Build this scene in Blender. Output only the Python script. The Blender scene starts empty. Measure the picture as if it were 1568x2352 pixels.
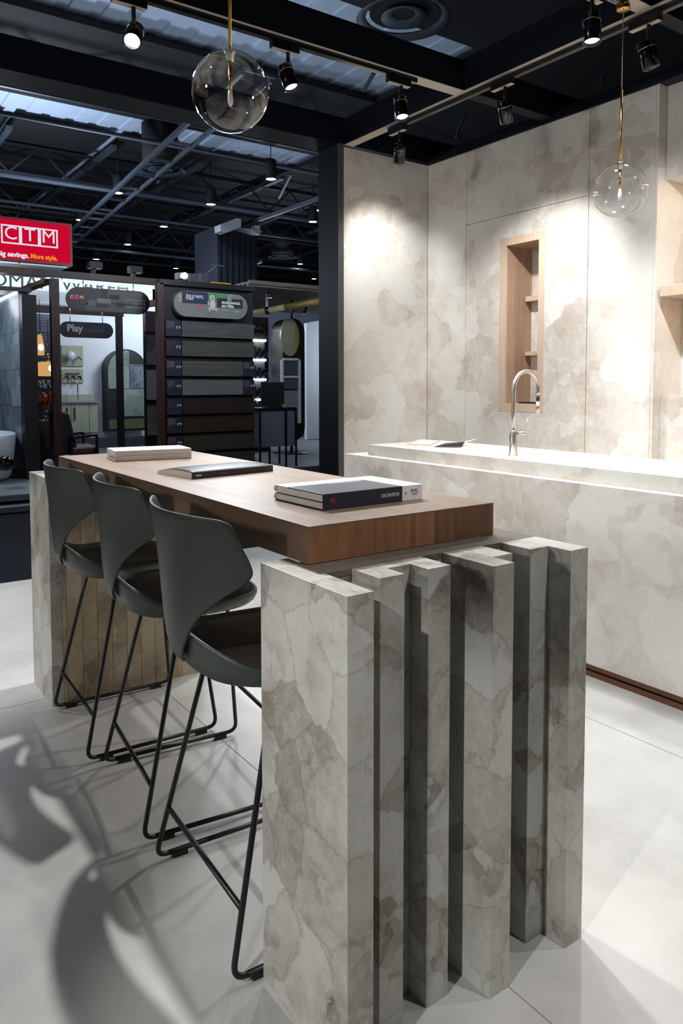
import bpy, bmesh, math, random
from mathutils import Vector, Matrix
random.seed(7)
sc = bpy.context.scene
COL = sc.collection
PI = math.pi

# ------------------------------------------------------------------ camera, world, exposure
CAM = Vector((-0.73902474, -1.01705478, 1.26076255))
FW = Vector((0.56992929, 0.81978315, -0.05600172)).normalized()
RT = Vector((0.8210123, -0.57090762, -0.00181231)).normalized()
UP = RT.cross(FW).normalized()
FPX, CX, CY = 1718.4, 761.1, 979.8
cd = bpy.data.cameras.new('camera'); cam = bpy.data.objects.new('camera', cd); COL.objects.link(cam)
cd.sensor_fit = 'HORIZONTAL'; cd.sensor_width = 36; cd.lens = FPX/1568*36
cd.shift_x = (784-CX)/1568; cd.shift_y = (CY-1176)/1568
cd.clip_start = .05; cd.clip_end = 200
cam.matrix_world = Matrix(((RT.x, UP.x, -FW.x, CAM.x), (RT.y, UP.y, -FW.y, CAM.y), (RT.z, UP.z, -FW.z, CAM.z), (0, 0, 0, 1)))
sc.camera = cam
w = bpy.data.worlds.new('world'); sc.world = w; w.use_nodes = True
w.node_tree.nodes['Background'].inputs[0].default_value = (.5, .62, .9, 1)
w.node_tree.nodes['Background'].inputs[1].default_value = .06
sc.view_settings.view_transform = 'Standard'; sc.view_settings.look = 'None'
sc.view_settings.exposure = 0.0; sc.view_settings.gamma = 1.0; sc.view_settings.use_curve_mapping = False
sc.cycles.max_bounces = 8; sc.cycles.transparent_max_bounces = 12
sc.cycles.sample_clamp_indirect = 4.0
sc.cycles.use_denoising = True

def at(px, py, ax, val):
    "point of the place on the plane x|y|z = val that the photograph shows at a pixel"
    r = FW + RT*((px-CX)/FPX) - UP*((py-CY)/FPX)
    i = 'xyz'.index(ax)
    return CAM + r*((val-CAM[i])/r[i])

# booth lamps: where each track spotlight hangs, what it aims at, power, cone
SPOTS = [
 # name key, position of can centre, target, watts, cone deg, blend, label
 ('a', (.52, 2.36, 2.845), (-.9, .1, 0), 300, 104, 1.0, 'black cylinder spotlight on ceiling track, nearest the top left corner, lit'),
 ('b', (1.34, 2.36, 2.845), (1.8, 1.5, .3), 120, 100, .6, 'black cylinder spotlight just right of the large glass globe, lit'),
 ('c', (2.10, 2.36, 2.845), (1.9, 1.7, .4), 80, 100, .6, 'black cylinder spotlight hung where the two tracks nearly meet, lit'),
 ('d', (2.60, 2.97, 2.83), (3.0, 3.62, 1.95), 52, 82, .9, 'dark cylinder spotlight turned to the corner wall, hung lowest over the stone wall'),
 ('e', (2.60, 2.03, 2.83), (3.4, 2.4, 1.5), 112, 84, .9, 'dark cylinder spotlight tilted towards the back wall, fifth along, unlit side facing out'),
 ('f', (2.18, 1.14, 2.845), (2.0, .9, .4), 90, 100, .6, 'black cylinder spotlight cut by the top edge, left of the small globe cord, lit'),
 ('g', (2.60, 1.13, 2.83), (3.1, .9, 1.1), 120, 100, .8, 'black cylinder spotlight at the top right corner under a track adapter with floor bounce painted on its underside, lit'),
]
# unseen spotlights added to fill pedestals, island, books, floor and wall
FILL_SPOTS = [((.75, -.9, 2.845), (.42, .1, .6), 92, 64),
             ((2.2, -.9, 2.845), (2.4, -.5, .3), 90, 100), ((-2.7, -.9, 2.845), (0, .08, .34), 330, 20), ((-3.2, 1.14, 2.845), (0, 2.14, .45), 150, 13), ((1.0, 1.14, 2.845), (1.97, .7, .35), 150, 80), ((-.3, 1.14, 2.845), (.3, 1.75, .99), 12, 34),
             ((-.9, 3.42, 2.845), (-.3, 3.7, 0), 340, 76), ((2.60, .2, 2.83), (3.4, 1.5, 1.35), 80, 80)]

# ------------------------------------------------------------------ materials
MATS = {}
def nodes(name):
    m = bpy.data.materials.new(name); m.use_nodes = True
    nt = m.node_tree; b = nt.nodes['Principled BSDF']
    MATS[name] = m
    return m, nt, b
def N(nt, t, **kw):
    n = nt.nodes.new(t)
    for k, v in kw.items():
        if k.startswith('i_'): n.inputs[k[2:].replace('_', ' ')].default_value = v
        else: setattr(n, k, v)
    return n
def lin(c):
    return tuple((x/12.92 if x <= .04045 else ((x+.055)/1.055)**2.4) for x in c)
def rgb(r, g, b): return lin((r/255, g/255, b/255)) + (1,)
def plain(name, col, rough=.5, metal=0, var=.08, bump=0, scale=30, spec=.5):
    m, nt, b = nodes(name); b.inputs['Specular IOR Level'].default_value = spec
    tc = N(nt, 'ShaderNodeNewGeometry')
    nz = N(nt, 'ShaderNodeTexNoise'); nz.inputs['Scale'].default_value = scale; nz.inputs['Detail'].default_value = 4
    nt.links.new(tc.outputs['Position'], nz.inputs['Vector'])
    mx = N(nt, 'ShaderNodeMix', data_type='RGBA')
    mx.inputs[6].default_value = tuple(c*(1-var) for c in col[:3])+(1,); mx.inputs[7].default_value = tuple(min(1, c*(1+var)) for c in col[:3])+(1,)
    nt.links.new(nz.outputs['Fac'], mx.inputs[0]); nt.links.new(mx.outputs[2], b.inputs['Base Color'])
    b.inputs['Roughness'].default_value = rough; b.inputs['Metallic'].default_value = metal
    if bump:
        bp = N(nt, 'ShaderNodeBump'); bp.inputs['Strength'].default_value = bump; bp.inputs['Distance'].default_value = .002
        nt.links.new(nz.outputs['Fac'], bp.inputs['Height']); nt.links.new(bp.outputs[0], b.inputs['Normal'])
    return m
def emit(name, col, s):
    m, nt, b = nodes(name)
    b.inputs['Base Color'].default_value = (.0, .0, .0, 1)
    b.inputs['Specular IOR Level'].default_value = 0; b.inputs['Roughness'].default_value = 1; b.inputs['Emission Color'].default_value = col; b.inputs['Emission Strength'].default_value = s
    return m
def ramp(nt, stops):
    r = N(nt, 'ShaderNodeValToRGB'); e = r.color_ramp.elements
    while len(e) < len(stops): e.new(.5)
    for i, (p, c) in enumerate(stops): e[i].position = p; e[i].color = c
    return r
def math_(nt, op, a, b=None, c=None):
    n = N(nt, 'ShaderNodeMath', operation=op)
    for i, v in enumerate((a, b, c)):
        if v is None: continue
        if isinstance(v, (int, float)): n.inputs[i].default_value = v
        else: nt.links.new(v, n.inputs[i])
    return n.outputs[0]
def marble(name, stops, s1, s2, rough, perobj=False, bump=.15, vein=.25, veincol=(.75, .74, .7, 1), warp=.35, cell=.40, edge=.18):
    "breccia: clasts of several sizes with warped outlines, fine mottling and hair veins"
    m, nt, b = nodes(name)
    g = N(nt, 'ShaderNodeNewGeometry'); src = g.outputs['Position']
    if perobj:
        oi = N(nt, 'ShaderNodeObjectInfo'); va = N(nt, 'ShaderNodeVectorMath', operation='MULTIPLY_ADD')
        cb = N(nt, 'ShaderNodeCombineXYZ')
        for i in range(3): nt.links.new(oi.outputs['Random'], cb.inputs[i])
        va.inputs[1].default_value = (17, 31, 23); nt.links.new(cb.outputs[0], va.inputs[0]); nt.links.new(src, va.inputs[2]); src = va.outputs[0]
    def noise(sc_, det=6, r=.6, vec=src, dim='3D'):
        n = N(nt, 'ShaderNodeTexNoise'); n.inputs['Scale'].default_value = sc_; n.inputs['Detail'].default_value = det; n.inputs['Roughness'].default_value = r
        nt.links.new(vec, n.inputs['Vector']); return n
    wn = noise(s1*.9, 5, .62)
    wa = N(nt, 'ShaderNodeVectorMath', operation='MULTIPLY_ADD'); wa.inputs[1].default_value = (warp*2.6/s1,)*3
    nt.links.new(wn.outputs['Color'], wa.inputs[0]); nt.links.new(src, wa.inputs[2]); wv = wa.outputs[0]
    def vor(sc_, feat='F1'):
        v = N(nt, 'ShaderNodeTexVoronoi', feature=feat); v.inputs['Scale'].default_value = sc_; nt.links.new(wv, v.inputs['Vector']); return v
    va_, vb_ = vor(s1), vor(s2)
    sa = N(nt, 'ShaderNodeSeparateColor'); nt.links.new(va_.outputs['Color'], sa.inputs[0])
    sb = N(nt, 'ShaderNodeSeparateColor'); nt.links.new(vb_.outputs['Color'], sb.inputs[0])
    big = noise(s1*.55, 3, .5); fine = noise(s1*7, 8, .7)
    # small clasts show only in some zones
    zone = N(nt, 'ShaderNodeMapRange'); zone.inputs[1].default_value = .42; zone.inputs[2].default_value = .58; nt.links.new(big.outputs['Fac'], zone.inputs[0])
    small = math_(nt, 'MULTIPLY', sb.outputs[1], zone.outputs[0])
    t = math_(nt, 'MULTIPLY_ADD', sa.outputs[0], cell, math_(nt, 'MULTIPLY', small, .28))
    t = math_(nt, 'ADD', t, math_(nt, 'MULTIPLY_ADD', fine.outputs['Fac'], .55, -.16))
    t = math_(nt, 'ADD', t, math_(nt, 'MULTIPLY_ADD', big.outputs['Fac'], .5, -.24))
    r = ramp(nt, stops); nt.links.new(t, r.inputs[0])
    ed = vor(s1, 'DISTANCE_TO_EDGE')
    vn = noise(s1*1.6, 7, .65)
    line = math_(nt, 'ABSOLUTE', math_(nt, 'SUBTRACT', vn.outputs['Fac'], .5))
    vm = N(nt, 'ShaderNodeMapRange'); vm.inputs[1].default_value = .0; vm.inputs[2].default_value = .006; vm.inputs[3].default_value = vein; vm.inputs[4].default_value = 0
    nt.links.new(line, vm.inputs[0])
    em = N(nt, 'ShaderNodeMapRange'); em.inputs[1].default_value = 0; em.inputs[2].default_value = .035; em.inputs[3].default_value = edge; em.inputs[4].default_value = 0
    nt.links.new(ed.outputs['Distance'], em.inputs[0])
    mx = N(nt, 'ShaderNodeMix', data_type='RGBA'); nt.links.new(em.outputs[0], mx.inputs[0]); nt.links.new(r.outputs[0], mx.inputs[6]); mx.inputs[7].default_value = stops[-1][1]
    m2 = N(nt, 'ShaderNodeMix', data_type='RGBA'); nt.links.new(vm.outputs[0], m2.inputs[0]); nt.links.new(mx.outputs[2], m2.inputs[6]); m2.inputs[7].default_value = veincol
    nt.links.new(m2.outputs[2], b.inputs['Base Color']); b.inputs['Roughness'].default_value = rough
    if bump:
        bp = N(nt, 'ShaderNodeBump'); bp.inputs['Strength'].default_value = bump; bp.inputs['Distance'].default_value = .004
        nt.links.new(fine.outputs['Fac'], bp.inputs['Height']); nt.links.new(bp.outputs[0], b.inputs['Normal'])
    return m
def wood(name, light, dark, scale=(3, 40, 40), rough=.5, knots=True, perobj=True):
    m, nt, b = nodes(name)
    g = N(nt, 'ShaderNodeNewGeometry'); src = g.outputs['Position']
    if perobj:
        oi = N(nt, 'ShaderNodeObjectInfo'); va = N(nt, 'ShaderNodeVectorMath', operation='MULTIPLY_ADD'); cb = N(nt, 'ShaderNodeCombineXYZ')
        for i in range(3): nt.links.new(oi.outputs['Random'], cb.inputs[i])
        va.inputs[1].default_value = (7, 11, 5); nt.links.new(cb.outputs[0], va.inputs[0]); nt.links.new(src, va.inputs[2]); src = va.outputs[0]
    mp = N(nt, 'ShaderNodeMapping'); mp.inputs['Scale'].default_value = scale; nt.links.new(src, mp.inputs[0])
    n1 = N(nt, 'ShaderNodeTexNoise'); n1.inputs['Scale'].default_value = 1; n1.inputs['Detail'].default_value = 8; n1.inputs['Roughness'].default_value = .65; n1.inputs['Distortion'].default_value = .6
    nt.links.new(mp.outputs[0], n1.inputs['Vector'])
    mp2 = N(nt, 'ShaderNodeMapping'); mp2.inputs['Scale'].default_value = tuple(s*.14 for s in scale); nt.links.new(src, mp2.inputs[0])
    n2 = N(nt, 'ShaderNodeTexNoise'); n2.inputs['Scale'].default_value = 1; n2.inputs['Detail'].default_value = 2; nt.links.new(mp2.outputs[0], n2.inputs['Vector'])
    rings = math_(nt, 'FRACT', math_(nt, 'MULTIPLY', n2.outputs['Fac'], 14))
    rings = math_(nt, 'MULTIPLY', math_(nt, 'ABSOLUTE', math_(nt, 'SUBTRACT', rings, .5)), .5)
    t = math_(nt, 'ADD', math_(nt, 'MULTIPLY_ADD', n1.outputs['Fac'], 1.5, -.4), rings)
    r = ramp(nt, [(0, light), (.85, dark)]); nt.links.new(t, r.inputs[0])
    nt.links.new(r.outputs[0], b.inputs['Base Color']); b.inputs['Roughness'].default_value = rough
    bp = N(nt, 'ShaderNodeBump'); bp.inputs['Strength'].default_value = .08; bp.inputs['Distance'].default_value = .001
    nt.links.new(n1.outputs['Fac'], bp.inputs['Height']); nt.links.new(bp.outputs[0], b.inputs['Normal'])
    return m
def thinglass(name, tint=(1, 1, 1, 1)):
    m = bpy.data.materials.new(name); m.use_nodes = True; nt = m.node_tree; nt.nodes.clear()
    o = N(nt, 'ShaderNodeOutputMaterial'); mx = N(nt, 'ShaderNodeMixShader'); tr = N(nt, 'ShaderNodeBsdfTransparent'); gl = N(nt, 'ShaderNodeBsdfGlossy')
    tr.inputs[0].default_value = tint; gl.inputs['Roughness'].default_value = .01; gl.inputs[0].default_value = (1, 1, 1, 1)
    fr = N(nt, 'ShaderNodeFresnel'); gg = N(nt, 'ShaderNodeNewGeometry'); nt.links.new(math_(nt, 'MULTIPLY_ADD', gg.outputs['Backfacing'], 1/1.5-1.5, 1.5), fr.inputs[0])
    nt.links.new(math_(nt, 'MULTIPLY', fr.outputs[0], 1.9), mx.inputs[0]); nt.links.new(tr.outputs[0], mx.inputs[1]); nt.links.new(gl.outputs[0], mx.inputs[2]); nt.links.new(mx.outputs[0], o.inputs[0])
    MATS[name] = m; return m

stone_wall = marble('beige breccia stone', [(.0, rgb(232, 231, 226)), (.26, rgb(228, 226, 219)), (.42, rgb(219, 214, 206)), (.58, rgb(207, 199, 189)), (.85, rgb(188, 178, 166))], 3.4, 9.5, .38, bump=.03, vein=.1, veincol=rgb(180, 170, 155), cell=.34, edge=.10, warp=.38)
stone_grey = marble('grey breccia stone', [(.0, rgb(196, 195, 189)), (.3, rgb(185, 184, 177)), (.5, rgb(165, 162, 154)), (.7, rgb(138, 132, 123)), (.92, rgb(94, 87, 78))], 6.5, 19, .42, perobj=True, bump=.35, vein=.5, veincol=rgb(216, 212, 202), edge=.32, cell=.46)
stone_plank = marble('grey breccia painted with warm bounce', [(.0, rgb(184, 172, 150)), (.35, rgb(170, 156, 132)), (.6, rgb(148, 132, 108)), (.9, rgb(112, 96, 76))], 5, 14, .45, perobj=True, bump=.25, vein=.3, veincol=rgb(196, 186, 166))  # same stone as the near pedestal, warm bounce light put into its colour
stone_border = plain('brown grey border stone', rgb(98, 92, 84), .45, var=.3, bump=.2, scale=25)
def floor_mat():
    m, nt, b = nodes('pale concrete tile')
    g = N(nt, 'ShaderNodeNewGeometry')
    n = N(nt, 'ShaderNodeTexNoise'); n.inputs['Scale'].default_value = 2.2; n.inputs['Detail'].default_value = 9; n.inputs['Roughness'].default_value = .62; nt.links.new(g.outputs['Position'], n.inputs['Vector'])
    f = N(nt, 'ShaderNodeTexNoise'); f.inputs['Scale'].default_value = 160; f.inputs['Detail'].default_value = 3; nt.links.new(g.outputs['Position'], f.inputs['Vector'])
    t = math_(nt, 'ADD', math_(nt, 'MULTIPLY', n.outputs['Fac'], .85), math_(nt, 'MULTIPLY', f.outputs['Fac'], .15))
    r = ramp(nt, [(.32, rgb(150, 149, 146)), (.5, rgb(172, 171, 168)), (.68, rgb(184, 183, 180))]); nt.links.new(t, r.inputs[0])
    nt.links.new(r.outputs[0], b.inputs['Base Color']); b.inputs['Roughness'].default_value = .42; b.inputs['Specular IOR Level'].default_value = .35
    return m
floor_tile_m = floor_mat()
grout = plain('dark grout', rgb(95, 93, 90), .8)
carpet = plain('dark navy carpet', rgb(14, 16, 25), .95, var=.4, scale=60, spec=.1)
navy = plain('navy painted timber', rgb(14, 18, 29), .5, var=.1, spec=.2)
navy_dark = plain('charcoal painted timber', rgb(18, 19, 22), .5, var=.1, spec=.2)
edge_grey = plain('dark grey edge trim', rgb(72, 72, 72), .45)
bounce_paint = plain('painted floor bounce', rgb(190, 178, 166), .6)  # floor bounce put into the colour of beam and adapter undersides
black = plain('black satin metal', rgb(18, 18, 21), .35, var=.05)
black_gloss = plain('gloss black lamp body', rgb(14, 15, 20), .18, var=.03)
rod_black = plain('black powder coated rod', rgb(16, 16, 19), .38, var=.05)
silver = plain('silver ring', rgb(200, 198, 194), .25, metal=1)
oak_top = wood('oak veneer lengthwise', rgb(150, 130, 114), rgb(124, 105, 89), (26, 2.2, 26), .42, perobj=False)
oak_side = wood('oak side veneer', rgb(132, 104, 82), rgb(96, 72, 55), (40, 2.6, 34), .5)
oak_end = wood('oak end boards', rgb(164, 118, 82), rgb(112, 74, 48), (34, 34, 3.2), .5)
oak_dark = wood('darker oak end board', rgb(128, 92, 66), rgb(88, 60, 42), (34, 34, 3.2), .5)
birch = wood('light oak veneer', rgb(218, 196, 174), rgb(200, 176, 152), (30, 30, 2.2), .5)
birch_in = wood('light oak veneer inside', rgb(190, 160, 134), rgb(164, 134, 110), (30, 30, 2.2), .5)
shell_m = plain('dark green grey plastic', rgb(58, 65, 61), .42, var=.04, bump=.05, scale=400)
pad_m = plain('dark brown seat pad', rgb(44, 38, 32), .9, var=.15, bump=.4, scale=500)
steel = plain('brushed nickel', rgb(206, 196, 186), .36, metal=1, var=.03)
brass = plain('brushed brass', rgb(212, 172, 96), .22, metal=1, var=.04)
glass = thinglass('clear thin glass')
bulb_m = plain('frosted bulb', rgb(225, 222, 226), .3)
cord_m = plain('pale cord', rgb(190, 184, 184), .5)
plinth_m = plain('brown bronze plinth', rgb(126, 84, 60), .4, metal=.3)
paper = plain('paper edge', rgb(236, 230, 224), .8)
cover_navy = plain('navy cloth cover', rgb(38, 42, 56), .42, var=.05)
cover_white = plain('white cover', rgb(236, 233, 234), .4, var=.02)
cover_black = plain('black soft cover', rgb(34, 35, 38), .38, var=.05)
txt_white = plain('white print', rgb(225, 225, 228), .6)
txt_grey = plain('grey print', rgb(70, 70, 74), .6)
txt_red = plain('red print', rgb(190, 30, 45), .6)
pink_paper = plain('pale pink brochure', rgb(226, 208, 204), .5)
lamp_face = emit('lit lamp face', (1, .98, .95, 1), 28)
hall_lamp = emit('hall lamp face', (.86, .95, 1, 1), 40)
warm_led = emit('warm LED strip', (1, .60, .30, 1), 30)
cool_led = emit('cool white LED strip', (.82, .93, 1, 1), 4)
amber = emit('amber glowing glass', (1, .56, .20, 1), .62)
amber_core = emit('glowing bulb', (1, .8, .5, 1), 9)

# ------------------------------------------------------------------ mesh builder
class MB:
    def __init__(s): s.v = []; s.f = []; s.sm = []; s.mi = []
    def add(s, vs, fs, smooth=False, mi=0):
        o = len(s.v); s.v += [Vector(p) for p in vs]; s.f += [tuple(i+o for i in f) for f in fs]; s.sm += [smooth]*len(fs); s.mi += [mi]*len(fs); return s
    def box(s, x0, x1, y0, y1, z0, z1, mi=0):
        x0, x1 = sorted((x0, x1)); y0, y1 = sorted((y0, y1)); z0, z1 = sorted((z0, z1))
        return s.add([(x0, y0, z0), (x1, y0, z0), (x1, y1, z0), (x0, y1, z0), (x0, y0, z1), (x1, y0, z1), (x1, y1, z1), (x0, y1, z1)],
                     [(0, 3, 2, 1), (4, 5, 6, 7), (0, 1, 5, 4), (1, 2, 6, 5), (2, 3, 7, 6), (3, 0, 4, 7)], mi=mi)
    def bar(s, a, b, w_, h_=None):
        a, b = Vector(a), Vector(b); h_ = h_ or w_; d = (b-a).normalized()
        u = d.cross(Vector((0, 0, 1)));  u = Vector((1, 0, 0)) if u.length < 1e-4 else u.normalized()
        n = u.cross(d)
        vs = [p+u*sx*w_/2+n*sz*h_/2 for p in (a, b) for sx, sz in ((-1, -1), (1, -1), (1, 1), (-1, 1))]
        return s.add(vs, [(0, 1, 2, 3), (7, 6, 5, 4), (0, 4, 5, 1), (1, 5, 6, 2), (2, 6, 7, 3), (3, 7, 4, 0)])
    def tube(s, pts, r, n=10, cap=True):
        pts = [Vector(p) for p in pts]; rs = r if isinstance(r, (list, tuple)) else [r]*len(pts)
        prev = None; vs = []; fs = []
        for i, p in enumerate(pts):
            d = (pts[min(i+1, len(pts)-1)]-pts[max(i-1, 0)]).normalized()
            if prev is None:
                u = d.orthogonal().normalized()
            else:
                u = (prev-d*prev.dot(d)).normalized()
            prev = u; v_ = d.cross(u)
            for k in range(n):
                a = 2*PI*k/n; vs.append(p+(u*math.cos(a)+v_*math.sin(a))*rs[i])
        for i in range(len(pts)-1):
            for k in range(n):
                fs.append((i*n+k, i*n+(k+1) % n, (i+1)*n+(k+1) % n, (i+1)*n+k))
        s.add(vs, fs, True)
        if cap:
            o = len(s.v)-len(vs)
            s.f += [tuple(o+k for k in reversed(range(n))), tuple(o+(len(pts)-1)*n+k for k in range(n))]; s.sm += [False]*2; s.mi += [0]*2
        return s
    def lathe(s, prof, c=(0, 0, 0), n=32, axis=None, smooth=True):
        "profile [(r, h)] turned about an axis through c"
        c = Vector(c); ax = Vector(axis or (0, 0, 1)).normalized(); u = ax.orthogonal().normalized(); v_ = ax.cross(u)
        vs = []; fs = []
        for r, h in prof:
            for k in range(n):
                a = 2*PI*k/n; vs.append(c+ax*h+(u*math.cos(a)+v_*math.sin(a))*max(r, 1e-5))
        for i in range(len(prof)-1):
            for k in range(n): fs.append((i*n+k, i*n+(k+1) % n, (i+1)*n+(k+1) % n, (i+1)*n+k))
        return s.add(vs, fs, smooth)
    def prism(s, poly, axis, a, b, mi=0):
        "polygon in the other two axes, extruded along axis from a to b"
        n = len(poly)
        def P(p, t): return {'x': (t, p[0], p[1]), 'y': (p[0], t, p[1]), 'z': (p[0], p[1], t)}[axis]
        vs = [P(p, a) for p in poly]+[P(p, b) for p in poly]
        fs = [tuple(range(n)), tuple(reversed(range(n, 2*n)))]+[(i, i+n, (i+1) % n+n, (i+1) % n) for i in range(n)]
        return s.add(vs, fs, mi=mi)
    def build(s, name, mat, parent=None, bevel=0, origin=None, sub=0, solid=0, fixn=True):
        off = Vector((0, 0, 0))
        if parent is not None:
            p = parent
            while p is not None: off += p.location; p = p.parent
        elif origin is not None: off = Vector(origin)
        else:
            lo = [min(v[i] for v in s.v) for i in range(3)]; hi = [max(v[i] for v in s.v) for i in range(3)]
            off = Vector(((lo[0]+hi[0])/2, (lo[1]+hi[1])/2, lo[2]))
        if parent is not None and s.local: off = Vector((0, 0, 0))
        me = bpy.data.meshes.new(name); me.from_pydata([v-off for v in s.v], [], s.f)
        for i, p in enumerate(me.polygons): p.use_smooth = s.sm[i]; p.material_index = s.mi[i]
        for m in (mat if isinstance(mat, (list, tuple)) else [mat]): me.materials.append(m)
        if fixn:
            bm = bmesh.new(); bm.from_mesh(me); bmesh.ops.recalc_face_normals(bm, faces=bm.faces); bm.to_mesh(me); bm.free()
        o = bpy.data.objects.new(name, me); COL.objects.link(o)
        if parent is not None: o.parent = parent
        else: o.location = off
        if solid:
            md = o.modifiers.new('solid', 'SOLIDIFY'); md.thickness = solid; md.offset = 0
        if sub:
            md = o.modifiers.new('sub', 'SUBSURF'); md.levels = sub; md.render_levels = sub
        if bevel:
            md = o.modifiers.new('bevel', 'BEVEL'); md.width = bevel; md.segments = 2; md.limit_method = 'ANGLE'; md.angle_limit = .7
        return o
    local = False
def LMB():
    m = MB(); m.local = True; return m
def tag(o, label=None, cat=None, group=None, kind=None):
    for k, v in (('label', label), ('category', cat), ('group', group), ('kind', kind)):
        if v: o[k] = v
    return o
def empty(name, loc, label=None, cat=None, group=None, kind=None, rz=0):
    o = bpy.data.objects.new(name, None); o.empty_display_size = .1; COL.objects.link(o); o.location = loc; o.rotation_euler = (0, 0, rz)
    return tag(o, label, cat, group, kind)
def kids(o): return [c for c in bpy.data.objects if c.parent == o]
def copy_tree(o, parent=None):
    ch = kids(o); c = o.copy(); COL.objects.link(c); c.parent = parent
    for k in ch: copy_tree(k, c)
    return c
def bx(name, mat, x0, x1, y0, y1, z0, z1, parent=None, bevel=0, **kw):
    o = MB().box(x0, x1, y0, y1, z0, z1).build(name, mat, parent, bevel)
    return tag(o, **kw)
def text(name, s, size, pos, mat, parent, face='y', depth=.001, rot=0, align='LEFT', xs=1, bold=0, tilt=0, width=0):
    "lettering as a thin mesh; face 'y' reads on a wall facing -y, 'z' lies flat facing up"
    cu = bpy.data.curves.new(name, 'FONT'); cu.body = s; cu.size = size; cu.extrude = depth; cu.align_x = align; cu.align_y = 'BOTTOM_BASELINE' if False else 'BOTTOM'
    cu.offset = bold; cu.resolution_u = 3
    o = bpy.data.objects.new(name+'_tmp', cu); COL.objects.link(o)
    bpy.context.view_layer.update()
    me = bpy.data.meshes.new_from_object(o.evaluated_get(bpy.context.evaluated_depsgraph_get()))
    bpy.data.objects.remove(o)
    if width:
        mx_ = max(v.co.x for v in me.vertices); mn_ = min(v.co.x for v in me.vertices)
        for v in me.vertices: v.co.x = (v.co.x-mn_)*width/(mx_-mn_)
    me.name = name; me.materials.clear(); me.materials.append(mat)
    R = Matrix.Rotation(PI/2, 4, 'X') if face == 'y' else Matrix.Identity(4)
    M = Matrix.Rotation(rot, 4, 'Z') @ R @ Matrix.Rotation(tilt, 4, 'Z') @ Matrix.Diagonal((xs, 1, 1, 1))
    off = Vector(pos)
    p = parent
    while p is not None: off -= p.location; p = p.parent
    me.transform(Matrix.Translation(off) @ M)
    t = bpy.data.objects.new(name, me); COL.objects.link(t); t.parent = parent
    return t

# ------------------------------------------------------------------ SETTING: floor
fl = bx('floor', grout, -5, 3.9, -5, 4.05, -.05, -.004, kind='structure')
xs = [-5, -3.225, -2.01, -.795, .42, 1.635, 2.85, 3.9]; ys = [-5, -3.9, -.97, 2.06, 4.05]
for i in range(len(xs)-1):
    for j in range(len(ys)-1):
        MB().box(xs[i]+.0015, xs[i+1]-.0015, ys[j]+.0015, ys[j+1]-.0015, -.012, 0).build('floor_tile', floor_tile_m, fl)
bx('floor_carpet', carpet, -12, 34, 4.051, 40, -.06, -.01, kind='structure')
bx('floor_carpet', carpet, -12, 34, -14, -5.001, -.06, -.01, kind='structure')
# back wall (x = 3.4) with its stone slabs, pass-through niche, warm alcove
WX, WY, WZ = 3.4, 3.568, 3.017
wb = empty('wall_back', (3.6, 1.5, 0), kind='structure')
wb_boxes = MB()   # core behind the slabs
NY0, NY1, NZ0, NZ1 = 2.385, 2.79, 1.065, 2.31     # niche frame outer
def slab(x, y0, y1, z0, z1, parent=wb, t=.02, holes=None):
    g = .0018
    m = MB()
    if holes is None: m.box(x, x+t, y0+g, y1-g, z0+g, z1-g)
    else:
        a0, a1, b0, b1 = holes
        m.box(x, x+t, y0+g, a0, z0+g, z1-g); m.box(x, x+t, a1, y1-g, z0+g, z1-g)
        m.box(x, x+t, a0, a1, z0+g, b0); m.box(x, x+t, a0, a1, b1, z1-g)
    return m.build('stone_slab', stone_wall, parent)
slab(WX, 3.135, WY, 0, WZ)
slab(WX, 2.041, 3.135, 2.4705, WZ)
slab(WX, 2.041, 3.135, 0, 2.4705, holes=(NY0+.02, NY1-.02, NZ0+.02, NZ1-.02))
slab(WX, 1.583, 2.041, 0, WZ)
dark_core = plain('dark joint core', rgb(110, 102, 90), .8)
c = MB(); c.box(WX+.021, 3.96, 2.80, 3.6, 0, WZ); c.box(WX+.021, 3.96, 1.583, 2.375, 0, WZ)
c.box(WX+.021, 3.96, 2.375, 2.80, 0, 1.06); c.box(WX+.021, 3.96, 2.375, 2.80, 2.32, WZ); c.box(3.71, 3.96, 2.375, 2.80, 1.06, 2.32)
c.build('core', dark_core, wb)
# end of the protruding part, faces -y
MB().box(WX, 3.70, 1.566, 1.583, 0, WZ).build('stone_slab', stone_wall, wb)
# recessed part right of it
RX = 3.479; AZ0, AZ1 = 1.187, 2.474; AB = 3.69
MB().box(RX, RX+.25, -2.2, 1.565, AZ1, WZ).build('stone_slab', stone_wall, wb)
MB().box(RX, RX+.25, -2.2, 1.565, 0, AZ0).build('stone_slab', stone_wall, wb)
MB().box(AB, AB+.03, -2.2, 1.565, AZ0, AZ1).build('stone_slab', stone_wall, wb)
MB().box(AB+.031, 3.96, -2.2, 1.56, 0, WZ).build('core', dark_core, wb)
bx('trim_1', navy, 3.385, 3.75, -5, 3.56, WZ, WZ+.065, kind='structure')
# return wall (faces -y)
wr = empty('wall_corner', (3.0, 3.7, 0), kind='structure')
MB().box(2.562, 3.398, WY, WY+.02, 0, WZ).build('stone_slab', stone_wall, wr)
MB().box(2.56, 3.96, WY+.021, 3.80, 0, WZ).build('core', navy, wr)
# end of that wall: navy column with a grey edge trim
colm = empty('wall_column', (2.54, 3.69, 0), kind='structure')
MB().box(2.512, 2.559, WY+.004, 3.83, 0, 3.04).build('column', navy, colm)
MB().box(2.512, 2.5605, WY-.004, WY+.0035, 0, 3.04).build('edge_trim', edge_grey, colm)

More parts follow.
